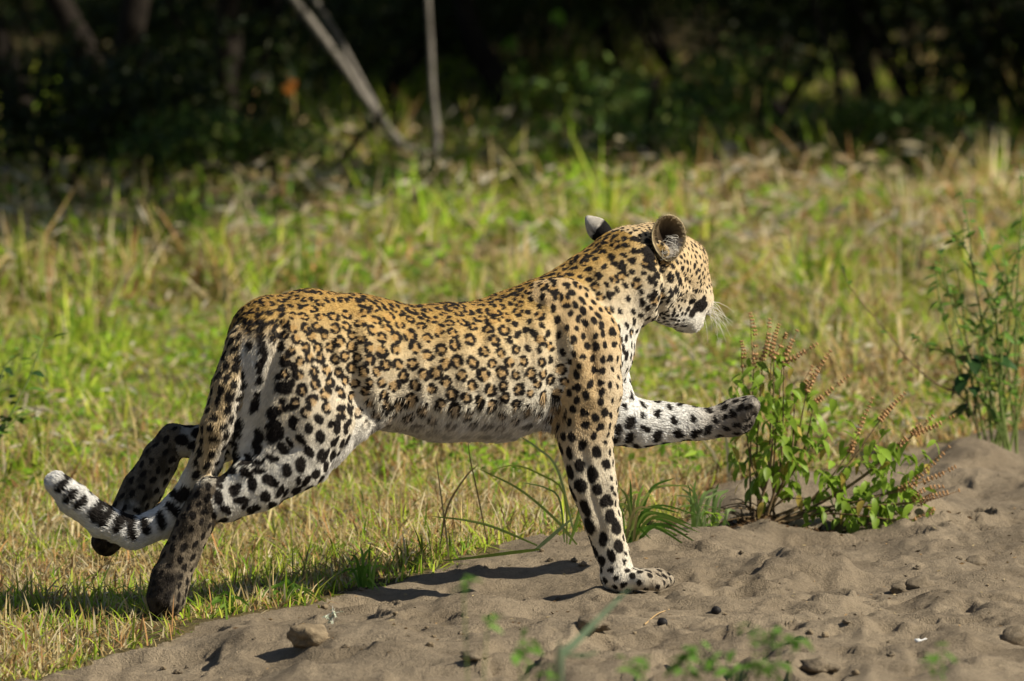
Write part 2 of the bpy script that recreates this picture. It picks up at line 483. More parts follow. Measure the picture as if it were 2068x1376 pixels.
GREEN = np.array([(.28, .44, .022), (.38, .53, .035), (.46, .57, .05), (.16, .30, .018), (.52, .56, .07)])
STRAW = np.array([(.66, .54, .28), (.60, .46, .20), (.74, .64, .40), (.46, .32, .12), (.46, .25, .10)])
def colours(n, pdry, dark=1.0):
    g = GREEN[RNG.integers(0, len(GREEN), n)] * RNG.uniform(.75, 1.2, n)[:, None]
    d = STRAW[RNG.integers(0, len(STRAW), n)] * RNG.uniform(.75, 1.15, n)[:, None]
    return np.where((RNG.random(n) < pdry)[:, None], d, g)

HINDFOOT = P(338, 1245, -.205)
def half_w(Y): return (20 + Y) * 1034 / FPX
def scatter(n, y0, y1, margin=1.22, power=1.0):
    """points in the camera's wedge between two depths"""
    Y = y0 + (y1 - y0) * RNG.random(n) ** power
    X = RNG.uniform(-1, 1, n) * (half_w(Y) * 1.12 + .09 * np.maximum(Y, 0))
    return X, Y

def grass_object(name, label, parts):
    V = []; Q = []; T = []; C = []; o = 0
    for v, q, t, c in parts:
        V.append(v); C.append(c); T.append(t + o)
        if q is not None: Q.append(q + o)
        o += len(v)
    F = ([np.concatenate(Q)] if Q else []) + [np.concatenate(T)]
    ob = mesh_np(name, np.concatenate(V), F, grass_m, False, None, np.concatenate(C))
    return tag(ob, label, kind='stuff')

def field(n, y0, y1, h, w, lean, pdry, segs, power=1.0, clump=0, patch=None, sandok=-.02, **kw):
    if y0 > 2: n = int(n * 1.28)
    X, Y = scatter(n, y0, y1, power=power)
    if clump:
        m = n // clump + 1
        cx_, cy_ = scatter(m, y0, y1, power=power)
        i = RNG.integers(0, m, n)
        X = cx_[i] + RNG.normal(0, .035, n); Y = cy_[i] + RNG.normal(0, .04, n)
        hs = RNG.uniform(.6, 1.35, m)[i]
        cdry = RNG.normal(0, .38, m)[i]; cbr = RNG.uniform(.45, 1.3, m)[i]
    else: hs = 1
    keep = sand_mask(X, Y) < sandok - .05 * RNG.random(n) ** 2
    if patch is not None: keep &= patch(X, Y) > RNG.random(n)
    keep &= RNG.random(n) > .9 * np.exp(-((X - HINDFOOT[0]) / .055) ** 2 - ((Y + .33) / .2) ** 2)    # trodden thin by the hind foot
    X, Y = X[keep], Y[keep]; n = len(X)
    if clump: hs = hs[keep]; cdry = cdry[keep]; cbr = cbr[keep]
    dry = pdry(X, Y) if callable(pdry) else np.full(n, pdry)
    if clump: dry = dry + cdry
    c = colours(n, np.clip(dry, 0, 1))
    if clump: c = c * cbr[:, None]
    hh = RNG.uniform(*h, n) * hs * (.75 + .5 * (noise2(X, Y, 1.1, 71) * .5 + .5))
    if clump and y0 > 2: hh = hh * (.45 + .85 * sstep(-.35, .45, noise2(X, Y, 3.0, 77)))
    tip = c * np.where(RNG.random(n) < .25, 1.0, 1.15)[:, None] + np.where(RNG.random(n) < .2, .10, 0)[:, None] * np.array((1, .8, .35))
    return blades(X, Y, hh, RNG.uniform(*w, n), np.abs(RNG.normal(*lean, n)), RNG.uniform(0, 6.283, n), c, tip, segs, **kw)

def dry_near(X, Y):
    # straw-coloured in front, green streaks by the sand's edge and further back
    e = -sand_mask(X, Y)
    d = .84 + .45 * noise2(X, Y, 2.2, 72) - .35 * sstep(.16, .0, e) - .05 * sstep(1.2, 3.0, e)
    return d
def dry_mid(X, Y): return .28 + .6 * noise2(X, Y, 1.0, 73) + .26 * sstep(.0, 1.2, X) - .20 * sstep(-.2, -1.2, X) + .42 * sstep(5, 2.8, Y)
def dry_back(X, Y): return .34 + .18 * sstep(-.2, 1, X) + .7 * noise2(X, Y, .8, 74) + .1 * sstep(.0, 2, X)
def thick(X, Y): return sstep(-.45, .15, noise2(X, Y, 2.2, 75))
def no_shade(X, Y): return 1 - .8 * sstep(11.5, 16, Y + 2.5 * sstep(-.3, -1.2, X) + 1.5 * sstep(1, 1.6, X))

grass_object('short_grass', 'short dry grass mixed with green along the edge of the sand', [
    field(64000, -1.2, 3.2, (.02, .06), (.003, .006), (.9, .6), dry_near, 2),
    field(32000, -1.2, 3.2, (.03, .09), (.003, .0065), (.9, .6), lambda X, Y: dry_near(X, Y) - .1, 3, clump=12),
    field(9000, -1.2, 1.2, (.03, .075), (.003, .007), (.7, .45), -.2, 2, patch=lambda X, Y: sstep(.22, .03, -sand_mask(X, Y)), sandok=.03, clump=14),
    field(2600, -1.3, 2.2, (.012, .045), (.0025, .005), (1.2, .6), .75, 2, patch=lambda X, Y: sstep(.22, -.02, sand_mask(X, Y)), sandok=.30)])
grass_object('meadow_grass', 'yellow green meadow grass standing behind the leopard', [
    field(52000, 2.4, 7.5, (.05, .15), (.005, .012), (.9, .6), dry_mid, 2, clump=22, patch=thick),
    field(28000, 2.4, 8, (.02, .06), (.005, .012), (1.0, .6), lambda X, Y: dry_mid(X, Y) + .12, 2),
    field(6500, 2.4, 9, (.10, .26), (.0025, .0045), (2.1, .8), .5, 5),
    field(2500, .6, 3, (.07, .16), (.002, .0035), (1.9, .7), .8, 5)])
grass_object('tall_grass', 'taller tufted grass with pale seed stalks in front of the bushes', [
    field(50000, 7, 17, (.07, .22), (.008, .020), (.9, .6), dry_back, 2, clump=26, patch=lambda X, Y: thick(X, Y) * no_shade(X, Y)),
    field(20000, 7, 19, (.03, .08), (.010, .020), (1.0, .6), lambda X, Y: dry_back(X, Y) + .15, 2),
    field(5500, 7, 14, (.15, .36), (.004, .008), (1.9, .7), .65, 5),
    field(16000, 12.5, 20, (.10, .30), (.008, .018), (1.1, .6), .25, 2, clump=26)])

def flakes(n, y0, y1, zmax, size, cols, patch=None, clump=0, ratio=.22):
    X, Y = scatter(n, y0, y1)
    if clump:
        m = n // clump + 1
        cx_, cy_ = scatter(m, y0, y1); i = RNG.integers(0, m, n)
        X = cx_[i] + RNG.normal(0, .05, n); Y = cy_[i] + RNG.normal(0, .06, n)
    keep = sand_mask(X, Y) < -.05
    if patch is not None: keep &= patch(X, Y) > RNG.random(n)
    X, Y = X[keep], Y[keep]; n = len(X)
    Z = H(X, Y) + zmax * RNG.random(n) ** 1.3
    cols = np.array(cols)
    c = cols[RNG.integers(0, len(cols), n)] * RNG.uniform(.7, 1.15, n)[:, None]
    v, F, cc = leaves_np(np.stack([X, Y, Z], 1), size, c, .5, ratio=ratio)
    return v, None, F, cc
PALE = [(.62, .54, .36), (.70, .64, .50), (.55, .44, .25), (.50, .36, .20)]
LUSH = [(.26, .46, .03), (.36, .54, .05), (.18, .34, .03)]
grass_object('dry_grass_litter', 'pale dry leaf and seed litter caught in the meadow grass', [
    flakes(3600, .0, 3.5, .03, .024, PALE, ratio=.1), flakes(6500, 3, 9, .10, .050, PALE, clump=4, ratio=.10), flakes(6000, 8, 16, .22, .085, PALE, clump=4, patch=no_shade, ratio=.10)])
grass_object('green_ground_cover', 'bright green low broad leaved ground cover among the grass', [
    flakes(9000, 2.4, 8, .07, .034, LUSH, clump=40, patch=lambda X, Y: 1 - .6 * sstep(.3, 1.5, X)),
    flakes(8000, 8, 16, .14, .055, LUSH, clump=40, patch=no_shade)])
# ================================================================== leopard
# chains of tapered, depth-flattened capsules: (px, py, depth, radius in px, depth ratio)
CH = {}
CH['torso'] = [(556,692,-.11,98,.85),(620,705,-.10,122,.82),(720,730,-.075,135,.78),(800,740,-.05,127,.78),(900,752,-.02,139,.78),
               (1000,746,.02,143,.8),(1080,718,.05,143,.8),(1150,692,.07,132,.8)]
CH['chest'] = [(1120,720,.06,130,.75),(1186,705,.085,76,.9)]
CH['neck'] = [(1140,660,.075,108,.85),(1215,600,.10,97,.88),(1275,560,.12,97,.85)]
CH['ruff'] = [(1245,600,.075,62,.7),(1292,575,.075,54,.7)]
CH['skull'] = [(1285,548,.13,92,.9),(1318,535,.16,82,.9),(1350,545,.20,78,.85)]
CH['brow'] = [(1340,520,.19,50,.8),(1394,520,.24,33,.9)]
CH['muzzle'] = [(1352,578,.20,66,.85),(1392,598,.25,44,.9),(1412,612,.28,28,1.1)]
CH['bridge'] = [(1392,540,.24,38,.8),(1424,597,.28,16,1.2)]
CH['jaw'] = [(1338,612,.17,40,.9),(1385,636,.24,33,.9),(1396,645,.26,26,1.0)]
CH['thigh'] = [(570,728,-.15,110,.7),(604,840,-.175,108,.62),(588,922,-.19,72,.65)]
CH['thighback'] = [(545,800,-.15,78,.7),(530,900,-.17,66,.7)]
CH['fold'] = [(735,812,-.13,62,.42),(690,850,-.15,56,.42),(628,915,-.175,54,.5)]
CH['shank'] = [(588,922,-.19,72,.65),(522,972,-.20,60,.65),(455,1010,-.205,43,.7),(427,1000,-.205,34,.8)]
CH['meta'] = [(427,998,-.205,35,.8),(395,1055,-.205,37,.85),(362,1125,-.205,37,.85),(344,1172,-.205,37,.95)]
CH['paw'] = [(345,1165,-.205,37,1.0),(335,1208,-.205,39,1.15)]
CH['thigh_far'] = [(580,740,-.04,100,.6),(520,850,-.0,62,.6),(440,895,.0,40,.7),(372,892,.0,32,.8)]
CH['meta_far'] = [(350,884,.0,30,.8),(325,925,.0,36,.85),(290,985,.0,39,.85),(255,1045,.0,36,.9),(215,1095,.0,28,1.1)]
CH['scap'] = [(1104,606,.03,38,.6),(1130,640,.0,78,.5),(1165,700,-.015,84,.5)]
CH['arm'] = [(1165,690,-.015,84,.52),(1188,790,-.02,69,.6),(1183,885,-.015,55,.75),(1196,975,-.01,47,.85),(1217,1050,-.005,39,.9),(1234,1112,0,33,.95),(1247,1157,0,32,1)]
CH['elbow'] = [(1132,800,-.01,30,.7),(1140,850,-.012,26,.7)]
CH['armpit'] = [(1085,812,-.005,34,.5),(1112,848,-.0,20,.6)]
CH['arm_far'] = [(1190,745,.13,75,.7),(1232,842,.16,56,.7),(1292,856,.17,49,.75),(1370,853,.18,37,.8),(1436,857,.19,30,.85),(1488,842,.195,36,1.0),(1508,826,.195,24,1.2)]
CH['tail'] = [(535,645,-.115,42,1),(492,700,-.16,36,1),(462,780,-.19,33,1),(440,860,-.195,32,1),(418,930,-.17,31,1),(380,1005,-.135,30,1),
              (330,1055,-.13,31,1),(270,1077,-.135,31,1),(205,1052,-.14,32,1),(150,1010,-.145,30,1),(115,976,-.15,23,1)]
for k_, (x0, y0, dep) in {'n': (338, 1212, -.205)}.items():
    for j, (dx, dd) in enumerate(((-22, -.022), (-6, -.008), (10, .008), (22, .024))):
        CH[f'toe_hind{j}'] = [(338 + dx * .4, 1205, dep + dd * .7, 16, 1), (334 + dx * .9, 1233 + 5 * (j in (1, 2)), dep + dd, 13, 1)]
for j, dd in enumerate((-.036, -.013, .012, .035)):      # near fore paw on the sand
    CH[f'toe_fore{j}'] = [(1262 + 6 * j, 1170, dd * .6, 21, 1), (1300 + 8 * j, 1172 - 2 * j, dd, 18, 1), (1326 + 8 * j, 1181 - 3 * j, dd, 13, 1)]
CH['heel'] = [(1238, 1165, 0, 27, 1.1), (1262, 1176, 0, 24, 1.4)]
for j, dd in enumerate((-.040, -.014, .012, .036)):      # raised far fore paw
    CH[f'toe_up{j}'] = [(1496 - 4 * j, 834, .195 + dd * .7, 21, 1), (1519 - 3 * j, 815 + 5 * (j in (0, 3)), .195 + dd, 15, 1)]
for j, dd in enumerate((-.03, -.01, .012, .03)):         # far hind paw
    CH[f'toe_far{j}'] = [(225, 1080, dd * .6, 18, 1), (200 + 6 * (j % 2), 1094, dd, 14, 1)]
MERGE = dict(torso=0, chest=.03, neck=.035, ruff=.012, skull=.03, brow=.015, muzzle=.015, bridge=.012, jaw=.012, thigh=.02, thighback=.02,
             fold=.025, shank=.02, meta=.012, paw=.012, thigh_far=.02, meta_far=.012, scap=.016, arm=.022, elbow=.02, armpit=.015,
             arm_far=.02, tail=.012, heel=.01)

def chain_nodes(name):
    out = []
    for px, py, Y, r, ys in CH[name]:
        p = P(px, py, Y)
        out.append((p, r / 900.0 * (20 + Y) / 20.0, ys))
    return out
CHN = {k: chain_nodes(k) for k in CH}

def chain_dist(name, X, Y, Z):
    best = None
    nd = CHN[name]
    for (a, ra, ya), (b, rb, yb) in zip(nd[:-1], nd[1:]):
        ba = b - a
        t = np.clip(((X - a[0]) * ba[0] + (Y - a[1]) * ba[1] + (Z - a[2]) * ba[2]) / (ba @ ba), 0, 1)
        ys = ya + (yb - ya) * t
        d = np.sqrt((X - a[0] - t * ba[0]) ** 2 + ((Y - a[1] - t * ba[1]) / ys) ** 2 + (Z - a[2] - t * ba[2]) ** 2) - (ra + (rb - ra) * t)
        if best is None: best = d
        else:
            h = np.clip(.5 + .5 * (best - d) / .008, 0, 1)
            best = best + (d - best) * h - .008 * h * (1 - h)
    return best

def leopard_surface(res):
    lo = np.array((P(60, 700, 0)[0], -.36, P(700, 1290, 0)[2])); hi = np.array((P(1570, 700, 0)[0] + .02, .40, P(700, 420, 0)[2]))
    n = np.ceil((hi - lo) / res).astype(int) + 1
    ax = [lo[i] + res * np.arange(n[i], dtype=np.float32) for i in range(3)]
    G = np.full(n, 0.5, np.float32)
    for name in CH:
        k = MERGE.get(name, .008)
        pts = np.array([p for p, r, y in CHN[name]]); rr = np.array([r for p, r, y in CHN[name]]); yy = np.array([max(1, y) for p, r, y in CHN[name]])
        m = .05
        l = (pts - rr[:, None] * np.stack([np.ones_like(yy), yy, np.ones_like(yy)], 1)).min(0) - m
        h = (pts + rr[:, None] * np.stack([np.ones_like(yy), yy, np.ones_like(yy)], 1)).max(0) + m
        i0 = np.clip(np.floor((l - lo) / res).astype(int), 0, n - 1); i1 = np.clip(np.ceil((h - lo) / res).astype(int) + 1, 1, n)
        sl = tuple(slice(a, b) for a, b in zip(i0, i1))
        d = chain_dist(name, ax[0][sl[0]][:, None, None], ax[1][sl[1]][None, :, None], ax[2][sl[2]][None, None, :]).astype(np.float32)
        g = G[sl]
        if k > 0:
            hh = np.clip(.5 + .5 * (g - d) / k, 0, 1)
            G[sl] = g + (d - g) * hh - k * hh * (1 - hh)
        else: G[sl] = np.minimum(g, d)
    for _ in range(2):
        for a in range(3):
            s = lambda o: tuple(slice(1 + o, (-1 + o) or None) if i == a else slice(None) for i in range(3))
            G[s(0)] = .25 * G[s(-1)] + .5 * G[s(0)] + .25 * G[s(1)]
    # surface nets
    neg = G < 0
    c = [neg[dx:n[0] - 1 + dx, dy:n[1] - 1 + dy, dz:n[2] - 1 + dz] for dx in (0, 1) for dy in (0, 1) for dz in (0, 1)]
    cnt = sum(x.astype(np.int8) for x in c)
    cell = np.argwhere((cnt > 0) & (cnt < 8))
    vid = np.full(n - 1, -1, np.int32); vid[tuple(cell.T)] = np.arange(len(cell))
    acc = np.zeros((len(cell), 3)); num = np.zeros(len(cell))
    offs = [(dx, dy, dz) for dx in (0, 1) for dy in (0, 1) for dz in (0, 1)]
    val = {o: G[cell[:, 0] + o[0], cell[:, 1] + o[1], cell[:, 2] + o[2]] for o in offs}
    for o in offs:
        for a in range(3):
            if o[a] == 0:
                q = list(o); q[a] = 1; q = tuple(q)
                v0, v1 = val[o], val[q]
                cr = (v0 < 0) != (v1 < 0)
                t = np.where(cr, v0 / np.where(v0 == v1, 1, v0 - v1), 0)
                pt = np.array(o, float)[None] + 0 * acc; pt[:, a] += t
                acc += np.where(cr[:, None], pt, 0); num += cr
    V = lo + res * (cell + acc / num[:, None])
    F = []
    for a in range(3):
        b, d = (a + 1) % 3, (a + 2) % 3
        s0 = [slice(1, -1)] * 3; s0[a] = slice(0, -1); s1 = list(s0); s1[a] = slice(1, None)
        n0, n1 = neg[tuple(s0)], neg[tuple(s1)]
        e = np.argwhere(n0 != n1)
        inside = n0[tuple(e.T)]
        base = e.copy()
        for i in range(3):
            if i != a: base[:, i] += 1
        def cid(db, dd):
            q = base.copy(); q[:, b] -= db; q[:, d] -= dd
            return vid[tuple(q.T)]
        quad = np.stack([cid(1, 1), cid(0, 1), cid(0, 0), cid(1, 0)], 1)
        quad[~inside] = quad[~inside][:, ::-1]
        F.append(quad)
    F = np.concatenate(F)
    # keep the connected piece and relax
    for _ in range(3):
        s = np.zeros_like(V); w = np.zeros(len(V))
        for i in range(4):
            np.add.at(s, F[:, i], V[F[:, (i + 1) % 4]] + V[F[:, i - 1]]); np.add.at(w, F[:, i], 2)
        V = .5 * V + .5 * s / w[:, None]
    return V, F

def vert_normals(V, F):
    fn = np.cross(V[F[:, 2]] - V[F[:, 0]], V[F[:, 3]] - V[F[:, 1]])
    N = np.zeros_like(V)
    for i in range(4): np.add.at(N, F[:, i], fn)
    return N / (np.linalg.norm(N, axis=1, keepdims=True) + 1e-12), .5 * np.linalg.norm(fn, axis=1)

LV, LF = leopard_surface(LEOPARD_RES)
LN, LA = vert_normals(LV, LF)
def poly_dist(px, py, line):
    best = np.full(len(px), 1e9)
    for (x0, y0), (x1, y1) in zip(line[:-1], line[1:]):
        t = np.clip(((px - x0) * (x1 - x0) + (py - y0) * (y1 - y0)) / ((x1 - x0) ** 2 + (y1 - y0) ** 2), 0, 1)
        best = np.minimum(best, np.hypot(px - x0 - t * (x1 - x0), py - y0 - t * (y1 - y0)))
    return best
RELIEF = [([(1130, 630), (1120, 720), (1113, 800), (1120, 850)], -.0065, 17), ([(1098, 640), (1090, 740), (1080, 820)], .004, 18), ([(712, 640), (704, 700), (714, 770), (748, 845)], -.0035, 19),
          ([(735, 650), (735, 740), (765, 820)], .004, 16), ([(690, 690), (688, 780), (672, 870), (640, 925)], .005, 16), ([(1110, 605), (1140, 660), (1172, 730)], .006, 17), ([(1178, 640), (1196, 720), (1206, 790)], -.004, 12),
          ([(1185, 560), (1212, 620), (1236, 690)], -.0045, 17), ([(566, 660), (550, 740), (522, 840), (498, 920)], -.008, 15), ([(610, 720), (630, 800), (620, 880)], .006, 28), ([(470, 985), (540, 948), (600, 900)], -.004, 12),
          ([(1330, 505), (1346, 570), (1336, 632)], -.008, 9), ([(1222, 820), (1226, 900), (1236, 1000)], .003, 9), ([(1150, 880), (1168, 960), (1196, 1060)], .003, 9), ([(1178, 900), (1196, 1000), (1222, 1090)], -.003, 8),
          ([(640, 620), (720, 640), (800, 650)], -.004, 16), ([(1385, 560), (1400, 585), (1396, 612)], -.003, 7), ([(1360, 600), (1395, 590)], .003, 10)]
for x_ in range(850, 1070, 42): RELIEF.append(([(x_ + 20, 660), (x_, 740), (x_ + 4, 820)], .0022, 11))
_px, _py = PIX(LV)
_d = np.zeros(len(LV))
for line, dep, w in RELIEF: _d += 1.35 * dep * np.exp(-(poly_dist(_px, _py, line) / w) ** 2)
_d *= sstep(.15, -.35, LN[:, 1])
_d += .0022 * noise3(LV * np.array((1.3, 1, .6)), 20, 33) + .0010 * noise3(LV * np.array((1.4, 1, .6)), 55, 34)
LV = LV + LN * _d[:, None]
LN, LA = vert_normals(LV, LF)
CN = list(CH)

def lerp_tab(x, tab):
    tab = np.array(tab, float)
    return np.interp(x, tab[:, 0], tab[:, 1])

def part_of(V):
    D = np.stack([chain_dist(k, V[:, 0], V[:, 1], V[:, 2]) for k in CN], 1)
    return D.argmin(1)
GROUPS = {}
for i, k in enumerate(CN):
    g = ('trunk' if k in ('torso', 'chest', 'fold', 'armpit') else 'neck' if k in ('neck', 'ruff') else
         'head' if k in ('skull', 'brow', 'muzzle', 'bridge', 'jaw') else 'thigh' if k in ('thigh', 'thighback', 'shank') else
         'meta' if k in ('meta', 'paw') or k.startswith('toe_hind') else 'metafar' if k == 'meta_far' or k.startswith('toe_far') else
         'thighfar' if k == 'thigh_far' else 'armfar' if k == 'arm_far' or k.startswith('toe_up') else 'tail' if k == 'tail' else
         'shoulder' if k == 'scap' else 'arm')
    GROUPS[k] = g
GN = ['trunk', 'neck', 'head', 'thigh', 'meta', 'metafar', 'thighfar', 'armfar', 'tail', 'shoulder', 'arm']
G_OF = np.array([GN.index(GROUPS[k]) for k in CN])
gi = {g: i for i, g in enumerate(GN)}

TOPL = [(430, 830), (480, 690), (540, 600), (620, 583), (720, 592), (800, 614), (900, 613), (1000, 603), (1060, 575), (1140, 545), (1200, 497), (1290, 455), (1400, 500)]
BOTL = [(430, 1000), (600, 950), (700, 890), (830, 892), (1000, 890), (1120, 862), (1260, 740), (1320, 655), (1400, 672)]
RAMP = np.array([(0.0, .38, .235, .065), (.12, .52, .34, .115), (.35, .66, .51, .29), (.6, .72, .62, .45), (.8, .73, .68, .57), (1.0, .74, .71, .66)])

def coat_base(V, N, G):
    px, py = PIX(V)
    t, b = lerp_tab(px, TOPL), lerp_tab(px, BOTL)
    s = np.clip((py - t) / (b - t), 0, 1) + .05 * noise3(V, 14, 3)
    s = np.clip(s + .25 * sstep(-.3, -.9, N[:, 2]), 0, 1)
    C = np.stack([np.interp(s, RAMP[:, 0], RAMP[:, i]) for i in (1, 2, 3)], 1)
    def blend(w, col):
        nonlocal C
        C = C + np.clip(w, 0, 1)[:, None] * (np.array(col) - C)
    isg = lambda *g: np.isin(G, [gi[x] for x in g]).astype(float)
    white, cream, tan = (.74, .71, .64), (.68, .59, .44), (.55, .34, .13)
    th = isg('thigh', 'thighfar')
    blend(th * sstep(680, 800, py) * .8, cream)
    blend(th * sstep(820, 960, py), white)
    blend(th * sstep(590, 490, px + .25 * (py - 800)) * sstep(640, 720, py), white)
    blend(isg('arm', 'shoulder'), (.62, .45, .24))
    blend(isg('arm') * sstep(1195, 1245, px) * sstep(650, 760, py) * .6, cream)
    blend(isg('arm') * sstep(840, 960, py), (.69, .61, .47))
    blend(isg('arm') * sstep(1070, 1150, py) * .6, white)
    blend(isg('arm') * sstep(1275, 1320, px) * sstep(1130, 1150, py) * .85, (.33, .27, .195))
    blend(isg('neck') * sstep(560, 650, py + .2 * (px - 1250)) * .85, cream)
    blend(isg('neck', 'trunk') * sstep(1235, 1262, px) * sstep(640, 680, py), white)
    blend(isg('head') * .85, (.62, .48, .29))
    blend(isg('head') * sstep(560, 640, py) * .8, (.68, .60, .47))
    blend(isg('head') * sstep(612, 650, py + .15 * (px - 1380)), white)
    blend(isg('armfar'), (.86, .85, .82))
    blend(isg('armfar') * sstep(1360, 1460, px) * .75, (.34, .285, .22))
    blend(isg('armfar') * sstep(1440, 1500, px) * sstep(820, 850, py + .3 * (px - 1480)) * .7, (.12, .10, .08))
    mt = isg('meta') * sstep(955, 990, py)
    blend(mt, (.17, .135, .095))
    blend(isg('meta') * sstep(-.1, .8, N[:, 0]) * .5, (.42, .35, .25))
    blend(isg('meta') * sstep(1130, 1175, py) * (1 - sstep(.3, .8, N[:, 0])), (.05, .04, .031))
    blend(isg('metafar'), (.16, .13, .092))
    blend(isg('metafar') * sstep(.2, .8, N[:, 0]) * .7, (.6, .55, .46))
    blend(isg('metafar') * sstep(26, 12, np.hypot((px - 262) * .8, py - 1030)), (.36, .33, .29))
    blend(isg('metafar') * sstep(1050, 1090, py), (.085, .068, .052))
    blend(isg('thighfar') * sstep(480, 420, px), (.45, .42, .36))
    tl = isg('tail')
    blend(tl, (.56, .43, .25))
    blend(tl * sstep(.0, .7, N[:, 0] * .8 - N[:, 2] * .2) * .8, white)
    blend(tl * sstep(860, 960, py) * sstep(430, 360, px), (.70, .67, .60))
    blend(tl * sstep(400, 300, px), (.76, .75, .73))
    # streaks along the hair
    C *= (1 + .10 * noise3(V * np.array((1, 1, 2.2)), 90, 5) + .08 * noise3(V, 25, 6))[:, None]
    return np.clip(C, .01, .9)

def spot_spec(px, py, g, N, r):
    """spacing px, ring radius px, blob radius px, blobs, stretch, stretch direction (world)"""
    if g == 'tail':
        if px < 395 and py > 900: return None
        return (21, 0, 7.6, 1, 1.4, (-.3, 0, -.95))
    if g in ('trunk', 'neck') and 1320 > px > 1030 and py < 700 + .35 * (px - 1030) or g in ('shoulder', 'neck') and py < 720:
        s = lerp_tab(py, [(450, 17), (560, 20), (700, 22)])
        if r < .22: return (s * 1.3, 7.5, 4.6, 3, 1.15, (.8, 0, -.5))
        return (s * .93, 0, 5.6 + 1.8 * random.random(), 1, 1.4, (.35, 0, -.9) if py > 580 else (.85, 0, -.45))
    if g == 'trunk':
        t, b = lerp_tab(px, TOPL), lerp_tab(px, BOTL)
        s = (py - t) / (b - t)
        if s < .09: return (22, 7, 4.8, 3, 2.0, (1, 0, -.1))
        if s < .22: return (25, 8.6, 4.2, 5, 1.55, (1, 0, -.12))
        if s > .93: return (36, 0, 11, 1, 1.5, (1, 0, 0))
        q = lerp_tab(px, [(620, .76), (720, .84), (820, 1), (1000, 1), (1080, .85)])
        if s > .78: return (32 * q, 9.0 * q, 4.9 * q, 4, 1.25, (.5, 0, .85))
        return (27 * q, 9.6 * q, 4.7 * q, 5, 1.15, (.4, 0, -.9))
    if g == 'thigh':
        q = lerp_tab(py, [(620, .72), (700, .80), (800, .98), (900, 1.12), (1000, 1.05)])
        if py > 860 - .35 * (px - 600) or px < 575:
            if r < .35: return (29 * q, 7.5 * q, 8 * q, 2, 1.1, (.2, 0, -1))
            return (26 * q, 0, 10.5 * q, 1, 1.3, (.5, 0, -.9))
        return (27.5 * q, 9.0 * q, 5.4 * q, 4, 1.15, (.2, 0, -1))
    if g == 'thighfar': return (28, 0, 12, 1, 1.2, (1, 0, 0))
    if g == 'arm':
        if px > 1258 and py > 1130 and r < .75: return None
        if py > 1150: return (18, 0, 6, 1, 1, (1, 0, 0))
        q = lerp_tab(py, [(700, .62), (820, .68), (880, .78), (930, 1.0), (1050, 1.08), (1130, .8)])
        bl = lerp_tab(py, [(700, 6.2), (840, 7.2), (900, 9.8), (960, 12.5), (1060, 13), (1130, 10.5)])
        if px > lerp_tab(py, [(700, 1240), (900, 1222), (1000, 1232), (1100, 1258)]): return (18, 0, 5, 1, 1.6, (.1, 0, -1))
        return (30 * q, 0, bl * (.85 + .3 * r), 1, 1.35, (.15, 0, -1))
    if g == 'armfar':
        if px > 1440: return (20, 0, 7, 1, 1.3, (1, 0, .2))
        return (29, 0, 7.4 + 2.6 * (py > 850), 1, 1.6, (.1, 0, -1))
    if g == 'head' and (px > 1385 and py > 590 or 1330 < px and py > 600 and r < .6): return None
    if g == 'head':
        return (12.0, 0, 2.8 + 1.3 * r, 1, 1.45, (.3, .2, -.85))
    if g == 'meta': return (20, 0, 6, 1, 1.5, (-.4, 0, -.9))
    if g == 'metafar': return (22, 0, 6, 1, 1.5, (-.5, 0, -.8))
    return None

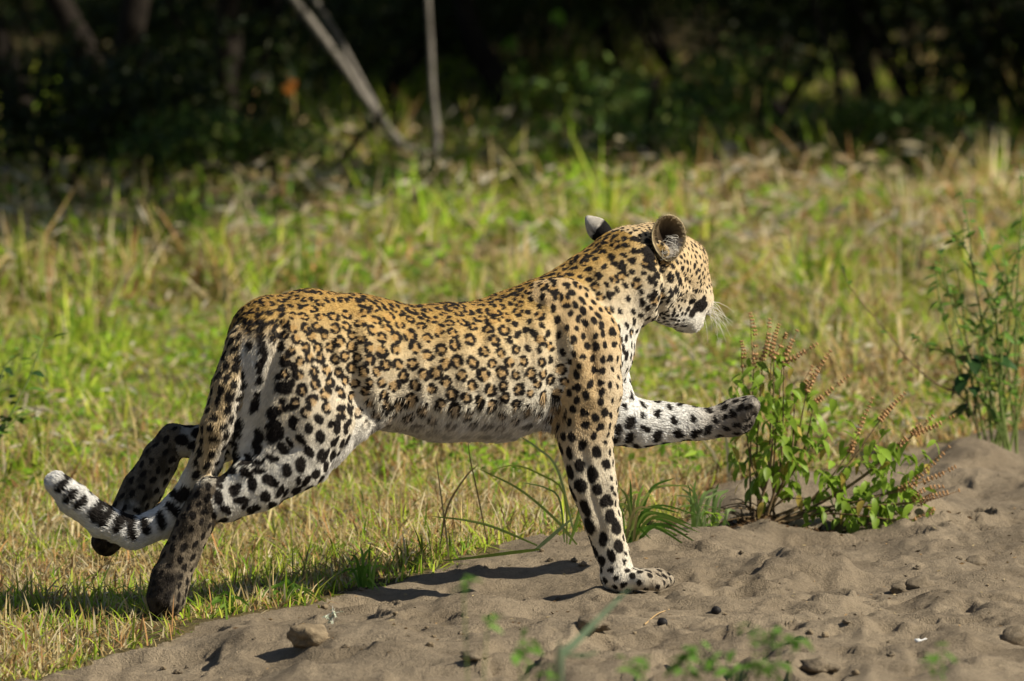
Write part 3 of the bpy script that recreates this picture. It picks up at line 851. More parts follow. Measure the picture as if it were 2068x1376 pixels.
def make_spots():
    blobs, fills = [], []          # centre, t1, t2, r1, r2
    part = part_of(LV)
    Gv = G_OF[part]
    px, py = PIX(LV)
    order = RNG.permutation(len(LV))[:90000]
    cell = .05; grid = {}
    S = 1 / 900.0
    picked = []
    for i in order:
        g = GN[Gv[i]]
        p = LV[i]
        sp = spot_spec(px[i], py[i], g, LN[i], random.random())
        if sp is None or (g == 'thigh' and 492 < px[i] < 572 and 700 < py[i] < 880): continue
        s = sp[0] * S * .93
        key = (int(p[0] // cell), int(p[1] // cell), int(p[2] // cell)); ok = True
        for dx in (-1, 0, 1):
            for dy in (-1, 0, 1):
                for dz in (-1, 0, 1):
                    for q, sq in grid.get((key[0] + dx, key[1] + dy, key[2] + dz), ()):
                        if (p[0] - q[0]) ** 2 + (p[1] - q[1]) ** 2 + (p[2] - q[2]) ** 2 < (.5 * (s + sq)) ** 2: ok = False; break
                    if not ok: break
                if not ok: break
            if not ok: break
        if not ok: continue
        grid.setdefault(key, []).append((p, s))
        picked.append([i, s, sp])
    # let neighbours push each other apart so that the gaps between spots even out
    kv = kdtree.KDTree(len(LV))
    for i, v in enumerate(LV.tolist()): kv.insert(v, i)
    kv.balance()
    for _ in range(4):
        kp = kdtree.KDTree(len(picked))
        for j, (i, s, sp) in enumerate(picked): kp.insert(LV[i].tolist(), j)
        kp.balance()
        new = []
        for j, (i, s, sp) in enumerate(picked):
            p = LV[i]; f = np.zeros(3)
            for co, k2, dd in kp.find_range(p.tolist(), 1.45 * s):
                if k2 != j and dd > 1e-6: f += (p - np.array(co)) / dd * (1.45 - dd / (.5 * (s + picked[k2][1])))
            f *= .16 * s; l = np.linalg.norm(f)
            if l > .35 * s: f *= .35 * s / l
            _, i2, _ = kv.find((p + f).tolist())
            new.append(i2 if Gv[i2] == Gv[i] else i)
        for q, i2 in zip(picked, new): q[0] = i2
    for i, s, sp0 in picked:
        p = LV[i]
        sp = spot_spec(px[i], py[i], GN[Gv[i]], LN[i], random.random()) or sp0
        n = LN[i]
        d = np.array(sp[5], float) + .35 * RNG.normal(size=3)
        t1 = d - n * (d @ n); t1 /= np.linalg.norm(t1) + 1e-9
        t2 = np.cross(n, t1)
        vs = random.uniform(.82, 1.2)
        ring, br, nb, el = sp[1] * S * vs, sp[2] * S * 1.13 * (.5 + .5 * vs), sp[3], sp[4] * random.uniform(.85, 1.25)
        if nb == 1:
            k = random.uniform(.85, 1.15) * br
            blobs.append((p, t1, t2, k * math.sqrt(el), k / math.sqrt(el)))
            if random.random() < .3:
                a = random.uniform(0, 6.28)
                blobs.append((p + (t1 * math.cos(a) + t2 * math.sin(a)) * k * .95, t1, t2, k * .62, k * .62))
        else:
            a0 = random.uniform(0, 6.28); se = math.sqrt(el)
            skip = random.randrange(nb) if nb >= 4 and random.random() < .55 else -1
            for j in range(nb):
                if j == skip: continue
                a = a0 + 6.283 * (j + random.uniform(-.22, .22)) / nb
                ct, s_ = math.cos(a), math.sin(a)
                c = p + t1 * ct * ring * se + t2 * s_ * ring / se
                tang = -t1 * s_ + t2 * ct
                k = br * random.uniform(.75, 1.2)
                nn = np.cross(n, tang)
                blobs.append((c, tang, nn, k * random.uniform(1.1, 1.7), k * random.uniform(.75, .95)))
            fills.append((p, t1, t2, (ring + br * .3) * se, (ring + br * .3) / se))
    # hand placed marks: tail bands, lips and painted mouth shadow, spots and painted shadow behind the ear, face lines
    def stamp(x, y, gname, rx, ry, ang, depth=None):
        m = np.where((np.abs(px - x) < 14) & (np.abs(py - y) < 14) & np.isin(Gv, [gi[q] for q in gname.split()]))[0]
        if len(m) == 0: return
        sc_ = (px[m] - x) ** 2 + (py[m] - y) ** 2 + 1e5 * (LV[m, 1] - LV[m, 1].min())
        i = m[sc_.argmin()]
        n = LN[i]; d = np.array((math.cos(ang), 0, -math.sin(ang)))
        t1 = d - n * (d @ n); t1 /= np.linalg.norm(t1) + 1e-9
        blobs.append((LV[i], t1, np.cross(n, t1), rx * S, ry * S))
    tl = CH['tail'][5:]
    pts = np.array([(x, y) for x, y, *_ in tl], float)
    seg = np.concatenate([[0], np.cumsum(np.hypot(*np.diff(pts, axis=0).T))])
    for u in np.arange(12, seg[-1] + 5, 30):
        x, y = np.interp(u, seg, pts[:, 0]), np.interp(u, seg, pts[:, 1])
        x2, y2 = np.interp(u + 4, seg, pts[:, 0]), np.interp(u + 4, seg, pts[:, 1])
        tx, ty = x2 - x, y2 - y; l = math.hypot(tx, ty) or 1; tx, ty = tx / l, ty / l
        nx, ny = -ty, tx
        if ny > 0: nx, ny = -nx, -ny
        for o in (2, 13, 24):
            stamp(x + nx * o, y + ny * o, 'tail', 17, 9.5, math.atan2(ny, nx))
        # the band goes over the top and down the far side
        c = LV[np.argmin((px - (x + nx * 26)) ** 2 + (py - (y + ny * 26)) ** 2 + 1e9 * (Gv != gi['tail']))]
        blobs.append((c, np.array((0, 1., 0)), np.array((tx, 0, -ty)), .03, .011))
    for x, y, rx, ry, a in ((1424, 630, 17, 15, -.6), (1412, 645, 11, 11, -.8), (1434, 618, 11, 11, -.6), (1431, 636, 10, 9, 0), (1412, 622, 9, 8, 0), (1437, 628, 8, 10, 0), (1404, 638, 7, 7, 0),
                            (1345, 627, 11, 7, -.9), (1372, 606, 11, 6, -.5), (1352, 592, 8, 5, 0),
                            (1326, 497, 13, 25, 0), (1330, 526, 9, 13, .4), (1318, 474, 9, 9, 0), (1303, 492, 9, 6, .3), (1300, 470, 8, 6, .3), (1340, 545, 7, 10, .6), (1417, 529, 5, 8, .3), (1424, 545, 5, 3.5, .2),
                            (1368, 555, 5, 8, .2), (1372, 570, 7, 5, .4), (1393, 548, 4, 7, .4), (1386, 584, 5, 8, .5), (1398, 578, 4, 7, .2), (1375, 645, 7, 4.5, 1), (1360, 652, 5, 3.5, .4),
                            (1374, 623, 4.5, 4.5, 0), (1326, 610, 10, 5, 0), (1338, 574, 5, 8, .3)):
        stamp(x, y, 'head neck', rx, ry, a)
    for x, y, rx, ry, a in ((563, 778, 15, 22, 1.5), (586, 768, 8, 11, .2), (562, 728, 14, 9, .3), (587, 735, 10, 8, 1), (527, 732, 9, 14, .7), (535, 700, 12, 9, .5), (556, 690, 9, 8, .5),
                            (540, 830, 14, 15, .4), (505, 828, 11, 15, .3), (512, 868, 15, 12, .6), (549, 866, 14, 24, -.4), (523, 775, 8, 12, .4), (575, 700, 8, 10, 0), (578, 820, 10, 8, .2), (580, 850, 8, 11, 0), (516, 752, 6, 9, .3), (548, 752, 8, 7, .6), (520, 800, 7, 9, .2), (560, 806, 8, 8, .4), (530, 855, 7, 9, .5), (508, 895, 9, 10, .3), (545, 715, 6, 8, 1)):
        stamp(x, y, 'thigh trunk', rx, ry, a)
    return blobs, fills

BLOBS, FILLS = make_spots()

def coat(V, N):
    part = part_of(V); G = G_OF[part]
    C = coat_base(V, N, G)
    kd = kdtree.KDTree(len(V))
    for i, v in enumerate(V.tolist()): kd.insert(v, i)
    kd.balance()
    wob = 1 + .16 * noise3(V, 70, 11) + .10 * noise3(V, 190, 12)
    def cover(lst, soft):
        W = np.zeros(len(V))
        for c, t1, t2, r1, r2 in lst:
            f = kd.find_range(c.tolist(), max(r1, r2) * 1.45)
            if not f: continue
            ids = np.array([q[1] for q in f])
            d = V[ids] - c
            a, b_ = d @ t1 / r1, d @ t2 / r2
            o = (np.einsum('ij,ij->i', d, d) - (d @ t1) ** 2 - (d @ t2) ** 2).clip(0) / max(r1, r2, .012) ** 2
            q = np.sqrt(a * a + b_ * b_ + o) * wob[ids]
            W[ids] = np.maximum(W[ids], 1 - sstep(1 - soft, 1 + soft, q))
        return W
    Fw = cover(FILLS, .3)
    px, py = PIX(V)
    s = sstep(880, 800, py)
    C = C + (Fw * s * .75)[:, None] * (np.array((.50, .30, .10)) - C)
    B = cover(BLOBS, .14)
    dark = np.array((.016, .012, .010)) + .02 * (part_of(V) < 0)[:, None]
    lower = np.isin(G, [gi['trunk']]) * sstep(835, 880, py)
    B = B * (1 - .65 * lower)
    # worn brown mottling on the hind shanks' soles
    sole = np.isin(G, [gi['meta'], gi['metafar']])
    mot = sole * sstep(.05, .5, noise3(V, 60, 21) + .5 * noise3(V, 140, 22))
    C = C * (1 - .6 * mot)[:, None]
    C = C * .88
    C = C + B[:, None] * (dark * .7 - C)
    return C

LCOL = coat(LV, LN)
fur_skin = Nodes('leopard_coat')
_c = fur_skin.n('ShaderNodeAttribute', attribute_name='Col').outputs['Color']
_h = fur_skin.noise(450, 3)
fur_skin = fur_skin.fin(fur_skin.bsdf(_c, .75, .15, fur_skin.bump(_h, .35, .003)))

leo = thing('leopard', 'running spotted leopard with one forepaw on the sand and tail swept low behind', 'leopard', P(1280, 1195, 0))
def rel(V, o): return np.asarray(V) - np.array(o.location)
body = mesh_np('body', rel(LV, leo), LF, fur_skin, True, leo, LCOL)

# ------------------------------------------------ fur
def fur_coat(n):
    tri = np.concatenate([LF[:, [0, 1, 2]], LF[:, [0, 2, 3]]])
    ar = .5 * np.linalg.norm(np.cross(LV[tri[:, 1]] - LV[tri[:, 0]], LV[tri[:, 2]] - LV[tri[:, 0]]), axis=1)
    pick = RNG.choice(len(tri), n, p=ar / ar.sum())
    w = RNG.random((n, 2)); fl = w.sum(1) > 1; w[fl] = 1 - w[fl]
    w = np.stack([1 - w.sum(1), w[:, 0], w[:, 1]], 1)
    R = np.einsum('ij,ijk->ik', w, LV[tri[pick]]); N = np.einsum('ij,ijk->ik', w, LN[tri[pick]])
    N /= np.linalg.norm(N, axis=1, keepdims=True)
    C = coat(R, N)
    G = G_OF[part_of(R)]
    px, py = PIX(R)
    D = np.tile(np.array((-1., -.05, -.45)), (n, 1))
    L = np.full(n, .0062)
    def setg(m, d, l=None):
        D[m] = d
        if l is not None: L[m] = l
    isg = lambda *g: np.isin(G, [gi[x] for x in g])
    setg(isg('head'), (-.5, -.6, -.35), .0038)
    setg(isg('neck'), (-.75, -.2, -.6), .007)
    setg(isg('arm'), (-.15, 0, -1), .005)
    setg(isg('shoulder'), (-.5, 0, -.85), .0055)
    setg(isg('thigh', 'thighfar'), (-.55, 0, -.85), .0065)
    setg(isg('meta', 'metafar'), (-.4, 0, -.9), .006)
    setg(isg('armfar'), (.9, 0, -.35), .008)
    m = isg('tail')
    tp = np.array([P(x, y, Y) for x, y, Y, *_ in CH['tail']])
    seg = np.argmin(np.linalg.norm(R[m][:, None] - tp[None], axis=2), 1)
    tt = np.gradient(tp, axis=0); D[m] = tt[seg] / np.linalg.norm(tt[seg], axis=1, keepdims=True); L[m] = .011
    bel = isg('trunk') & (N[:, 2] < -.35) & (py > 800)
    D[bel] = (-.35, -.05, -1); L[bel] = .016
    tb = isg('thigh') & (px < 560) & (py < 950)
    L[tb] = .012
    pit = np.hypot(px - 1105, py - 835) < 40
    L[pit] = .022; D[pit] = (-.2, -.1, -1)
    chin = isg('head') & (py > 650); L[chin] = .010
    D += .28 * RNG.normal(size=(n, 3)) * .6 + .35 * noise3(R, 22, 31)[:, None] * np.array((.3, .2, 1.))
    D -= N * np.einsum('ij,ij->i', D, N)[:, None]
    D /= np.linalg.norm(D, axis=1, keepdims=True) + 1e-9
    L *= RNG.uniform(.6, 1.25, n)
    lift = RNG.uniform(.12, .42, n)[:, None]
    p1 = R + (D * .5 + N * lift * .42) * L[:, None]
    p2 = R + (D * 1.0 + N * lift * .55) * L[:, None]
    pos = np.stack([R - N * .001, p1, p2], 1).reshape(-1, 3)
    C = np.clip(C * RNG.uniform(.8, 1.25, n)[:, None], .004, .95)
    return pos, C, L
def build_fur():
    n = FUR_N
    pos, C, L = fur_coat(n)
    cd = bpy.data.hair_curves.new('fur')
    cd.add_curves([3] * n)
    cd.attributes['position'].data.foreach_set('vector', rel(pos, leo).astype(np.float32).ravel())
    r = cd.attributes.new('radius', 'FLOAT', 'POINT')
    rr = np.tile(np.array((.00062, .0005, .00012), np.float32), n)
    r.data.foreach_set('value', rr)
    a = cd.attributes.new('Col', 'FLOAT_COLOR', 'CURVE')
    c4 = np.ones((n, 4), np.float32); c4[:, :3] = C
    a.data.foreach_set('color', c4.ravel())
    k = Nodes('leopard_fur')
    c = k.n('ShaderNodeAttribute', attribute_name='Col').outputs['Color']
    cd.materials.append(k.fin(k.bsdf(c, .6, .2)))
    o = add_obj('fur', cd, leo)
build_fur()

# ------------------------------------------------ ears
ear_mat = Nodes('ear_fur')
_c = ear_mat.n('ShaderNodeAttribute', attribute_name='Col').outputs['Color']
ear_mat = ear_mat.fin(ear_mat.bsdf(_c, .8, .1, ear_mat.bump(ear_mat.noise(380, 3), .4, .004)))

def make_ear(center, face, up, a, b, depth, back, tip=0.0):
    """cup: convex back, rolled rim, hollow front; back(u, v) gives the colour of the back"""
    f = np.array(face, float); f /= np.linalg.norm(f)
    u = np.array(up, float); u -= f * (u @ f); u /= np.linalg.norm(u)
    s = np.cross(u, f)
    n = 40; V = []; C = []
    prof = [(.02, -1.0), (.35, -.93), (.65, -.72), (.85, -.45), (.97, -.12), (1.0, .05), (.97, .12), (.92, .06), (.82, -.18), (.66, -.42), (.42, -.6), (.2, -.68), (.02, -.7)]
    for k, (r, h) in enumerate(prof):
        for j in range(n):
            t = 2 * math.pi * j / n
            cx, cy = math.cos(t), math.sin(t)
            ay = b * (1.0 if cy > 0 else 1.15)
            sq = 1 - .25 * max(0, -cy) ** 2 - tip * max(0, cy) ** 2
            p = np.array(center) + s * (a * r * cx * sq) + u * (ay * r * cy) + f * depth * h
            V.append(p)
            yy = r * cy
            if k <= 5: C.append(back(r * cx, yy))
            elif k == 6: C.append((.40, .33, .20))
            elif k == 7: C.append((.36, .29, .17))
            else:
                w = min(1, max(0, (.8 - r) / .45))
                base = np.array((.20, .15, .09)) * (1 - w) + np.array((.03, .02, .013)) * w
                if cy < 0 and cx > -.1 and r > .3: base = base * .3 + np.array((.55, .5, .44)) * .7
                C.append(tuple(base))
    F = []
    for k in range(len(prof) - 1):
        for j in range(n):
            j2 = (j + 1) % n
            F.append((k * n + j, k * n + j2, (k + 1) * n + j2, (k + 1) * n + j))
    V = np.array(V); V += .0016 * noise3(V, 90, 43)[:, None] * f
    C = np.array(C) * (1 + .35 * noise3(V, 260, 41) + .25 * noise3(V, 90, 42))[:, None]
    return mesh_np('ear', rel(V, leo), np.array(F), ear_mat, True, leo, np.clip(C, .01, .9))
E_N = P(1350, 478, .062)
make_ear(E_N, (.25, -.95, .10), (.05, 0, 1), .041, .050, .036, lambda x, y: (.02, .016, .013) if y < .35 else (.5, .42, .28))
tan_hair = Nodes('tan_hair'); tan_hair = tan_hair.fin(tan_hair.bsdf((.45, .36, .22), .6, .2))
E_F = P(1209, 464, .15)
make_ear(E_F, (.35, .85, .35), (-.70, -.1, .68), .029, .042, .022, lambda x, y: (.52, .48, .42) if y + .15 * x > .08 else (.012, .011, .011), .45)

hair_white = Nodes('white_hair'); hair_white = hair_white.fin(hair_white.bsdf((.72, .69, .62), .5, .3))
def strands(name, items, mat, parent):
    g = Geo()
    for pts, r in items:
        V, F = tube_np(pts, np.linspace(r, r * .25, len(pts)), 4)
        g.add(rel(V, leo), F)
    o = g.build(name, mat, parent)
    return o
it = []
for k in range(26):                                      # pale tuft across the ear opening
    x0, y0 = random.uniform(1352, 1372), random.uniform(476, 520)
    p0 = P(x0, y0, .055); p1 = P(x0 - random.uniform(4, 14), y0 - random.uniform(0, 8), .043); p2 = P(x0 - random.uniform(14, 24), y0 + random.uniform(-4, 9), .045)
    it.append(((p0, p1, p2), .00045))
for k in range(26):
    x0, y0 = random.uniform(1335, 1368), random.uniform(505, 530)
    p0 = P(x0, y0, .058); p1 = P(x0 + random.uniform(-3, 5), y0 - random.uniform(8, 16), .043); p2 = P(x0 + random.uniform(-3, 8), y0 - random.uniform(16, 30), .045)
    it.append(((p0, p1, p2), .00045))
tuft = strands('ear_tuft', it, hair_white, leo)
it = []
for k in range(420):                                     # short hair round the rim
    t = random.uniform(0, 6.283); q = random.uniform(.86, 1.02)
    x0, y0 = 1350 + 37 * q * math.cos(t), 478 - 45 * q * math.sin(t) * (1 if math.sin(t) > 0 else 1.15)
    dx, dy = math.cos(t) * random.uniform(-9, 5) + random.uniform(-3, 3), -math.sin(t) * random.uniform(-9, 5) - 2
    it.append(((P(x0, y0, .06), P(x0 + dx * .5, y0 + dy * .5, .052), P(x0 + dx, y0 + dy, .05)), .0004))
strands('ear_rim_hair', it, tan_hair, leo)
it = []
for k in range(22):
    x0, y0 = random.uniform(1410, 1440), random.uniform(606, 634)
    a = random.uniform(.25, 1.5); l = random.uniform(45, 78)
    p = [P(x0 + math.cos(a) * l * t * (1.1 - .25 * t), y0 + math.sin(a) * l * t * t ** .3 - 8 * t * (1 - t), .255 + .02 * t * random.uniform(-1, 2)) for t in (0, .33, .66, 1)]
    it.append((p, .0008))
strands('whiskers', it, hair_white, leo)
# nose and eyes
def ball(name, c, r, mat, parent, sc=(1, 1, 1)):
    n, m = 12, 8; V = []; F = []
    for i in range(m + 1):
        for j in range(n):
            th, ph = math.pi * i / m, 2 * math.pi * j / n
            V.append((math.sin(th) * math.cos(ph) * sc[0], math.sin(th) * math.sin(ph) * sc[1], math.cos(th) * sc[2]))
    for i in range(m):
        for j in range(n): F.append((i * n + j, (i + 1) * n + j, (i + 1) * n + (j + 1) % n, i * n + (j + 1) % n))
    return mesh_np(name, rel(np.array(V) * r + np.array(c), leo), np.array(F), mat, True, parent)
nose_m = Nodes('nose_leather'); nose_m = nose_m.fin(nose_m.bsdf((.10, .05, .04), .45, .4, nose_m.bump(nose_m.noise(300), .4, .003)))
eye_m = Nodes('amber_eye'); eye_m = eye_m.fin(eye_m.bsdf((.35, .25, .06), .08, .6))
ball('nose', P(1431, 604, .295), .017, nose_m, leo, (.7, 1.1, .7))
ball('eye', P(1409, 546, .258), .0125, eye_m, leo)
ball('eye', P(1360, 546, .31), .0125, eye_m, leo)
# ================================================================== plants by the track
plant_leaf = leaf_mat('herb_leaf', .5, .45, .3, (.26, .40, .045))
weed_leaf = leaf_mat('weed_leaf', .45, .45, .3, (.16, .31, .05))
dark_leaf = leaf_mat('dark_weed_leaf', .25, .45, .3, (.03, .075, .02))
blade_leaf = leaf_mat('long_blade', .4, .45, .3)
k = Nodes('green_stem'); green_stem = k.fin(k.bsdf(k.ramp(k.noise(40), [(.3, (.10, .17, .03)), (.7, (.22, .27, .08))]), .6, .25))
k = Nodes('brown_stem'); brown_stem = k.fin(k.bsdf(k.ramp(k.noise(40), [(.3, (.10, .065, .035)), (.7, (.24, .17, .09))]), .8, .2))
k = Nodes('seed_husk'); seed_husk = k.fin(k.bsdf(k.ramp(k.noise(90), [(.3, (.26, .13, .055)), (.7, (.55, .34, .17))]), .8, .15))

def leaf_mesh(name, mat, wid=.42, droop=.35, fold=.18):
    """pointed leaf, 1 long along +X, folded along its midrib and drooping"""
    V = []; F = []
    n = 6
    for i in range(n + 1):
        t = i / n
        w = wid * .5 * math.sin(math.pi * min(1, t * .93 + .03) ** .8) + (.012 if i < n else .001)
        z = -droop * t * t
        V += [(t, -w, z + fold * w), (t, 0, z), (t, w, z + fold * w)]
    for i in range(n):
        a = i * 3
        F += [(a, a + 1, a + 4, a + 3), (a + 1, a + 2, a + 5, a + 4)]
    return mesh_np(name, np.array(V), np.array(F), mat, True, link=False)
HERB = [leaf_mesh('leaf', plant_leaf, .46, .45), leaf_mesh('leaf', plant_leaf, .40, .7), leaf_mesh('leaf', plant_leaf, .5, .25, .35)]
HERB = HERB * 4 + [leaf_mesh('leaf', leaf_mat('yellowed_leaf', .4, .6, .2, (.46, .36, .08)), .4, .6)]
WEED = [leaf_mesh('leaf', weed_leaf, .36, .3), leaf_mesh('leaf', weed_leaf, .42, .15)]
DARK = [leaf_mesh('leaf', dark_leaf, .6, .3)]

def put_leaf(meshes, p, size, parent, az=None, pitch=None):
    me = random.choice(meshes)
    o = add_obj('leaf', me, parent)
    o.location = Vector([float(c) for c in p]) - Vector(parent.location)
    az = random.uniform(0, 6.283) if az is None else az
    pitch = random.uniform(-.6, .5) if pitch is None else pitch
    o.rotation_euler = (random.uniform(-.6, .6), pitch, az)
    s = size * random.uniform(.7, 1.25)
    o.scale = (s, s, s)
    return o
def smooth(pts, n=14):
    """Catmull-Rom through the points"""
    p = np.array(pts, float)
    if len(p) < 3:
        t = np.linspace(0, 1, n)[:, None]; return p[0] + (p[-1] - p[0]) * t
    q = np.vstack([2 * p[0] - p[1], p, 2 * p[-1] - p[-2]]); out = []
    m = len(p) - 1
    for u in np.linspace(0, m - 1e-6, n):
        i = int(u); t = u - i
        a, b_, c, d = q[i:i + 4]
        out.append(.5 * (2 * b_ + (c - a) * t + (2 * a - 5 * b_ + 4 * c - d) * t * t + (3 * b_ - a - 3 * c + d) * t ** 3))
    return np.array(out)
def stem_obj(pts, r0, r1, mat, parent, name='stem', n=5):
    q = smooth(pts)
    V, F = tube_np(q, np.linspace(r0, r1, len(q)), n)
    mesh_np(name, V - np.array(parent.location), F, mat, True, parent)
    return q
def ground_pt(px, Y, dz=0.0):
    x = P(px, 1000, Y)[0]
    return np.array((x, Y, float(H(x, Y)) + dz))

# ---------------------------------- herb with brown seed spikes
YH = 1.25
hb = ground_pt(1540, YH)
herb = thing('seeding_herb', 'bushy green herb with brown whorled seed spikes growing from the sand edge', 'plant', hb)
def beads(g, line, n):
    d = line[-1] - line[0]; d = d / np.linalg.norm(d)
    a = np.cross(d, (0, 1, 0)); a /= np.linalg.norm(a); b_ = np.cross(d, a)
    bow = RNG.normal(0, .005, 3) * (1, .3, 1)
    for i in range(n):
        if random.random() < .12: continue
        t = i / (n - 1); c = line[0] + (line[-1] - line[0]) * t
        j = bow * math.sin(t * 3.1)
        r = .0040 * (1.1 - .5 * t)
        for m in range(4):
            an = m * 1.571 + i * .5 + random.uniform(-.2, .2)
            o = c + j + (a * math.cos(an) + b_ * math.sin(an)) * .0048 * (1.1 - .45 * t)
            V = np.array([(1, 0, 0), (-1, 0, 0), (0, 1, 0), (0, -1, 0), (0, 0, 1.1), (0, 0, -1.1)]) * r * random.uniform(.8, 1.2) + o
            g.add(V, np.array([(0, 2, 4), (2, 1, 4), (1, 3, 4), (3, 0, 4), (2, 0, 5), (1, 2, 5), (3, 1, 5), (0, 3, 5)]))
SPK = [((1522, 742), (1514, 633), 0), ((1540, 726), (1554, 645), 0), ((1557, 726), (1573, 656), .03), ((1563, 722), (1587, 674), -.02), ((1581, 730), (1610, 668), 0),
       ((1583, 734), (1650, 694), -.03), ((1630, 789), (1677, 709), 0), ((1644, 815), (1713, 759), .02), ((1717, 912), (1762, 804), 0), ((1778, 848), (1827, 794), .05),
       ((1811, 905), (1884, 841), 0), ((1848, 876), (1925, 841), .04), ((1811, 994), (1917, 902), -.03), ((1840, 982), (1929, 943), 0), ((1840, 1015), (1905, 983), -.05),
       ((1860, 1015), (1937, 991), -.04), ((1831, 1055), (1888, 1024), -.08), ((1605, 800), (1640, 740), .05), ((1500, 760), (1497, 690), .05)]
for i, (p0, p1, dy) in enumerate(SPK):
    far = p0[0] > 1700
    base = np.array((hb[0] + random.uniform(-.03, .04), YH + random.uniform(-.03, .03), hb[2] - .01))
    a0, a1 = P(*p0, YH + dy), P(*p1, YH + dy * 1.3)
    if far: midp = [P(1590 + .3 * (p0[0] - 1590), 1035 - .15 * (1035 - p0[1]), YH + dy * .4), P(1590 + .65 * (p0[0] - 1590), 1030 - .5 * (1030 - p0[1]) , YH + dy * .8)]
    else: midp = [P(1535 + .75 * (p0[0] - 1535) + random.uniform(-14, 14), 930, YH + dy * .5 + random.uniform(-.05, .05))]
    q = stem_obj([base] + midp + [a0], .0042 if i % 2 else .0033, .0014, brown_stem, herb)
    g = Geo()
    V, F = tube_np(smooth([a0, .5 * (a0 + a1) + (0, 0, -.002), a1], 8), np.linspace(.0015, .0006, 8), 4); g.add(V, F)
    beads(g, [a0, a1], int(3 + np.linalg.norm(a1 - a0) / .0105))
    g.V = [v - np.array(herb.location) for v in g.V]
    g.build('seed_spike', seed_husk, herb)
    for u in np.linspace(.38, 1.0, 8 if far else 9):
        c = q[min(len(q) - 1, int(u * (len(q) - 1)))]
        for s in (0, 1):
            put_leaf(HERB, c + RNG.normal(0, .014, 3), .036, herb, pitch=random.uniform(.0, .95))
for c, sx, sy, m in (((1488, 790), 22, 26, 16), ((1555, 790), 50, 50, 34), ((1745, 920), 60, 40, 26), ((1800, 990), 50, 55, 60), ((1620, 860), 60, 60, 26), ((1480, 910), 14, 30, 7), ((1850, 930), 40, 40, 16), ((1675, 930), 45, 50, 26), ((1510, 850), 30, 40, 14)):
    for _ in range(m):
        put_leaf(HERB, P(random.gauss(c[0], sx * .6), min(1050, random.gauss(c[1], sy * .6)), YH + random.gauss(0, .05)), .036, herb, pitch=random.uniform(.1, 1.0))
# dead brown twigs at its foot
for _ in range(14):
    x0 = random.uniform(1500, 1590); a = ground_pt(x0, YH + random.uniform(-.06, .04), .004)
    e = a + np.array((random.uniform(-.16, .14), random.uniform(-.08, .05), random.uniform(.0, .05)))
    stem_obj([a, .5 * (a + e) + (0, 0, .02), e], .0022, .001, brown_stem, herb, 'dead_twig', 4)
litter_m = leaf_mat('leaf_litter', .1, .8, .1)
n = 1500
lx = RNG.normal(0, .16, n) + P(1530, 1060, YH)[0]; ly = YH + RNG.normal(-.02, .05, n)
lx2 = RNG.uniform(P(1200, 1, 1.)[0], P(1480, 1, 1.)[0], 500); lx = np.concatenate([lx, lx2]); ly = np.concatenate([ly, edge_y(lx2) + RNG.normal(.0, .035, 500)])
v, F, cc = leaves_np(np.stack([lx, ly, H(lx, ly) + .006 * RNG.random(len(lx))], 1), .014, np.array([(.10, .06, .03), (.16, .10, .05), (.06, .04, .025)])[RNG.integers(0, 3, len(lx))], .7)
tag(mesh_np('leaf_litter', v, F, litter_m, False, None, cc), 'dark brown rotting leaf litter at the foot of the herb', kind='stuff')

# ---------------------------------- tall weed at the right border
YW = 2.9
wb_ = ground_pt(2000, YW)
weed = thing('tall_weed', 'tall thin stemmed green weed with small leaves on the bank at the right border', 'weed', wb_)
LW_ = [[(1985, 875), (1925, 709), (1895, 592), (1888, 525)], [(2004, 868), (1993, 720), (1966, 550), (1955, 456), (1940, 384)], [(2053, 849), (2051, 682), (2057, 531), (2064, 418), (2060, 330)],
       [(1980, 870), (1959, 815), (1887, 773), (1838, 731), (1800, 682), (1720, 585), (1700, 540)], [(2019, 852), (2015, 663), (1951, 505), (1917, 471)], [(1981, 867), (1951, 682), (1932, 531)],
       [(2040, 860), (2000, 720), (1940, 640), (1900, 560)], [(2010, 860), (2040, 700), (2085, 560), (2110, 430)], [(1996, 872), (1950, 740), (1870, 700), (1850, 680)], [(2030, 860), (2020, 760), (2035, 600), (2020, 470)]]
LW_ += [[(1990 + random.uniform(-20, 70), 865), (1985 + random.uniform(-60, 90), 700), (1970 + random.uniform(-90, 100), random.uniform(430, 600))] for _ in range(9)]
for i, l in enumerate(LW_):
    base = ground_pt(l[0][0], YW + .03 * (i % 3 - 1), -.01)
    q = stem_obj([base] + [P(x, y, YW + .03 * (i % 3 - 1) + .01 * j) for j, (x, y) in enumerate(l[1:])], .0038 if i != 3 else .0034, .0012, green_stem if i != 3 else brown_stem, weed)
    for u in np.linspace(.2, 1, 9 if i == 3 else 15):
        c = q[int(u * (len(q) - 1))] + RNG.normal(0, .006, 3)
        if i == 3 and u < .6: continue
        put_leaf(WEED, c, .036, weed, pitch=random.uniform(-.8, .6))
for _ in range(16):
    put_leaf(DARK, P(random.uniform(1945, 2020), random.uniform(690, 840), YW + random.uniform(-.04, .06)), .055, weed, pitch=random.uniform(.0, .9))

# ---------------------------------- leafy weed at the left border
YL = 2.3
lb = ground_pt(-30, YL)
lw = thing('leafy_weed', 'dark leafy weed with a leaning stem at the left border', 'weed', lb)
for l in ([(0, 880), (24, 834), (56, 770), (80, 706), (92, 678)], [(-20, 880), (-5, 800), (10, 740), (40, 715)], [(-10, 900), (30, 850), (70, 830)], [(-40, 880), (-30, 780), (-20, 700)]):
    q = stem_obj([ground_pt(-34, YL, -.01)] + [P(x, y, YL + .01 * j) for j, (x, y) in enumerate(l)], .004, .0014, green_stem, lw)
    for u in np.linspace(.35, 1, 12):
        put_leaf(DARK if random.random() < .5 else WEED, q[int(u * (len(q) - 1))] + RNG.normal(0, .01, 3), .038, lw)

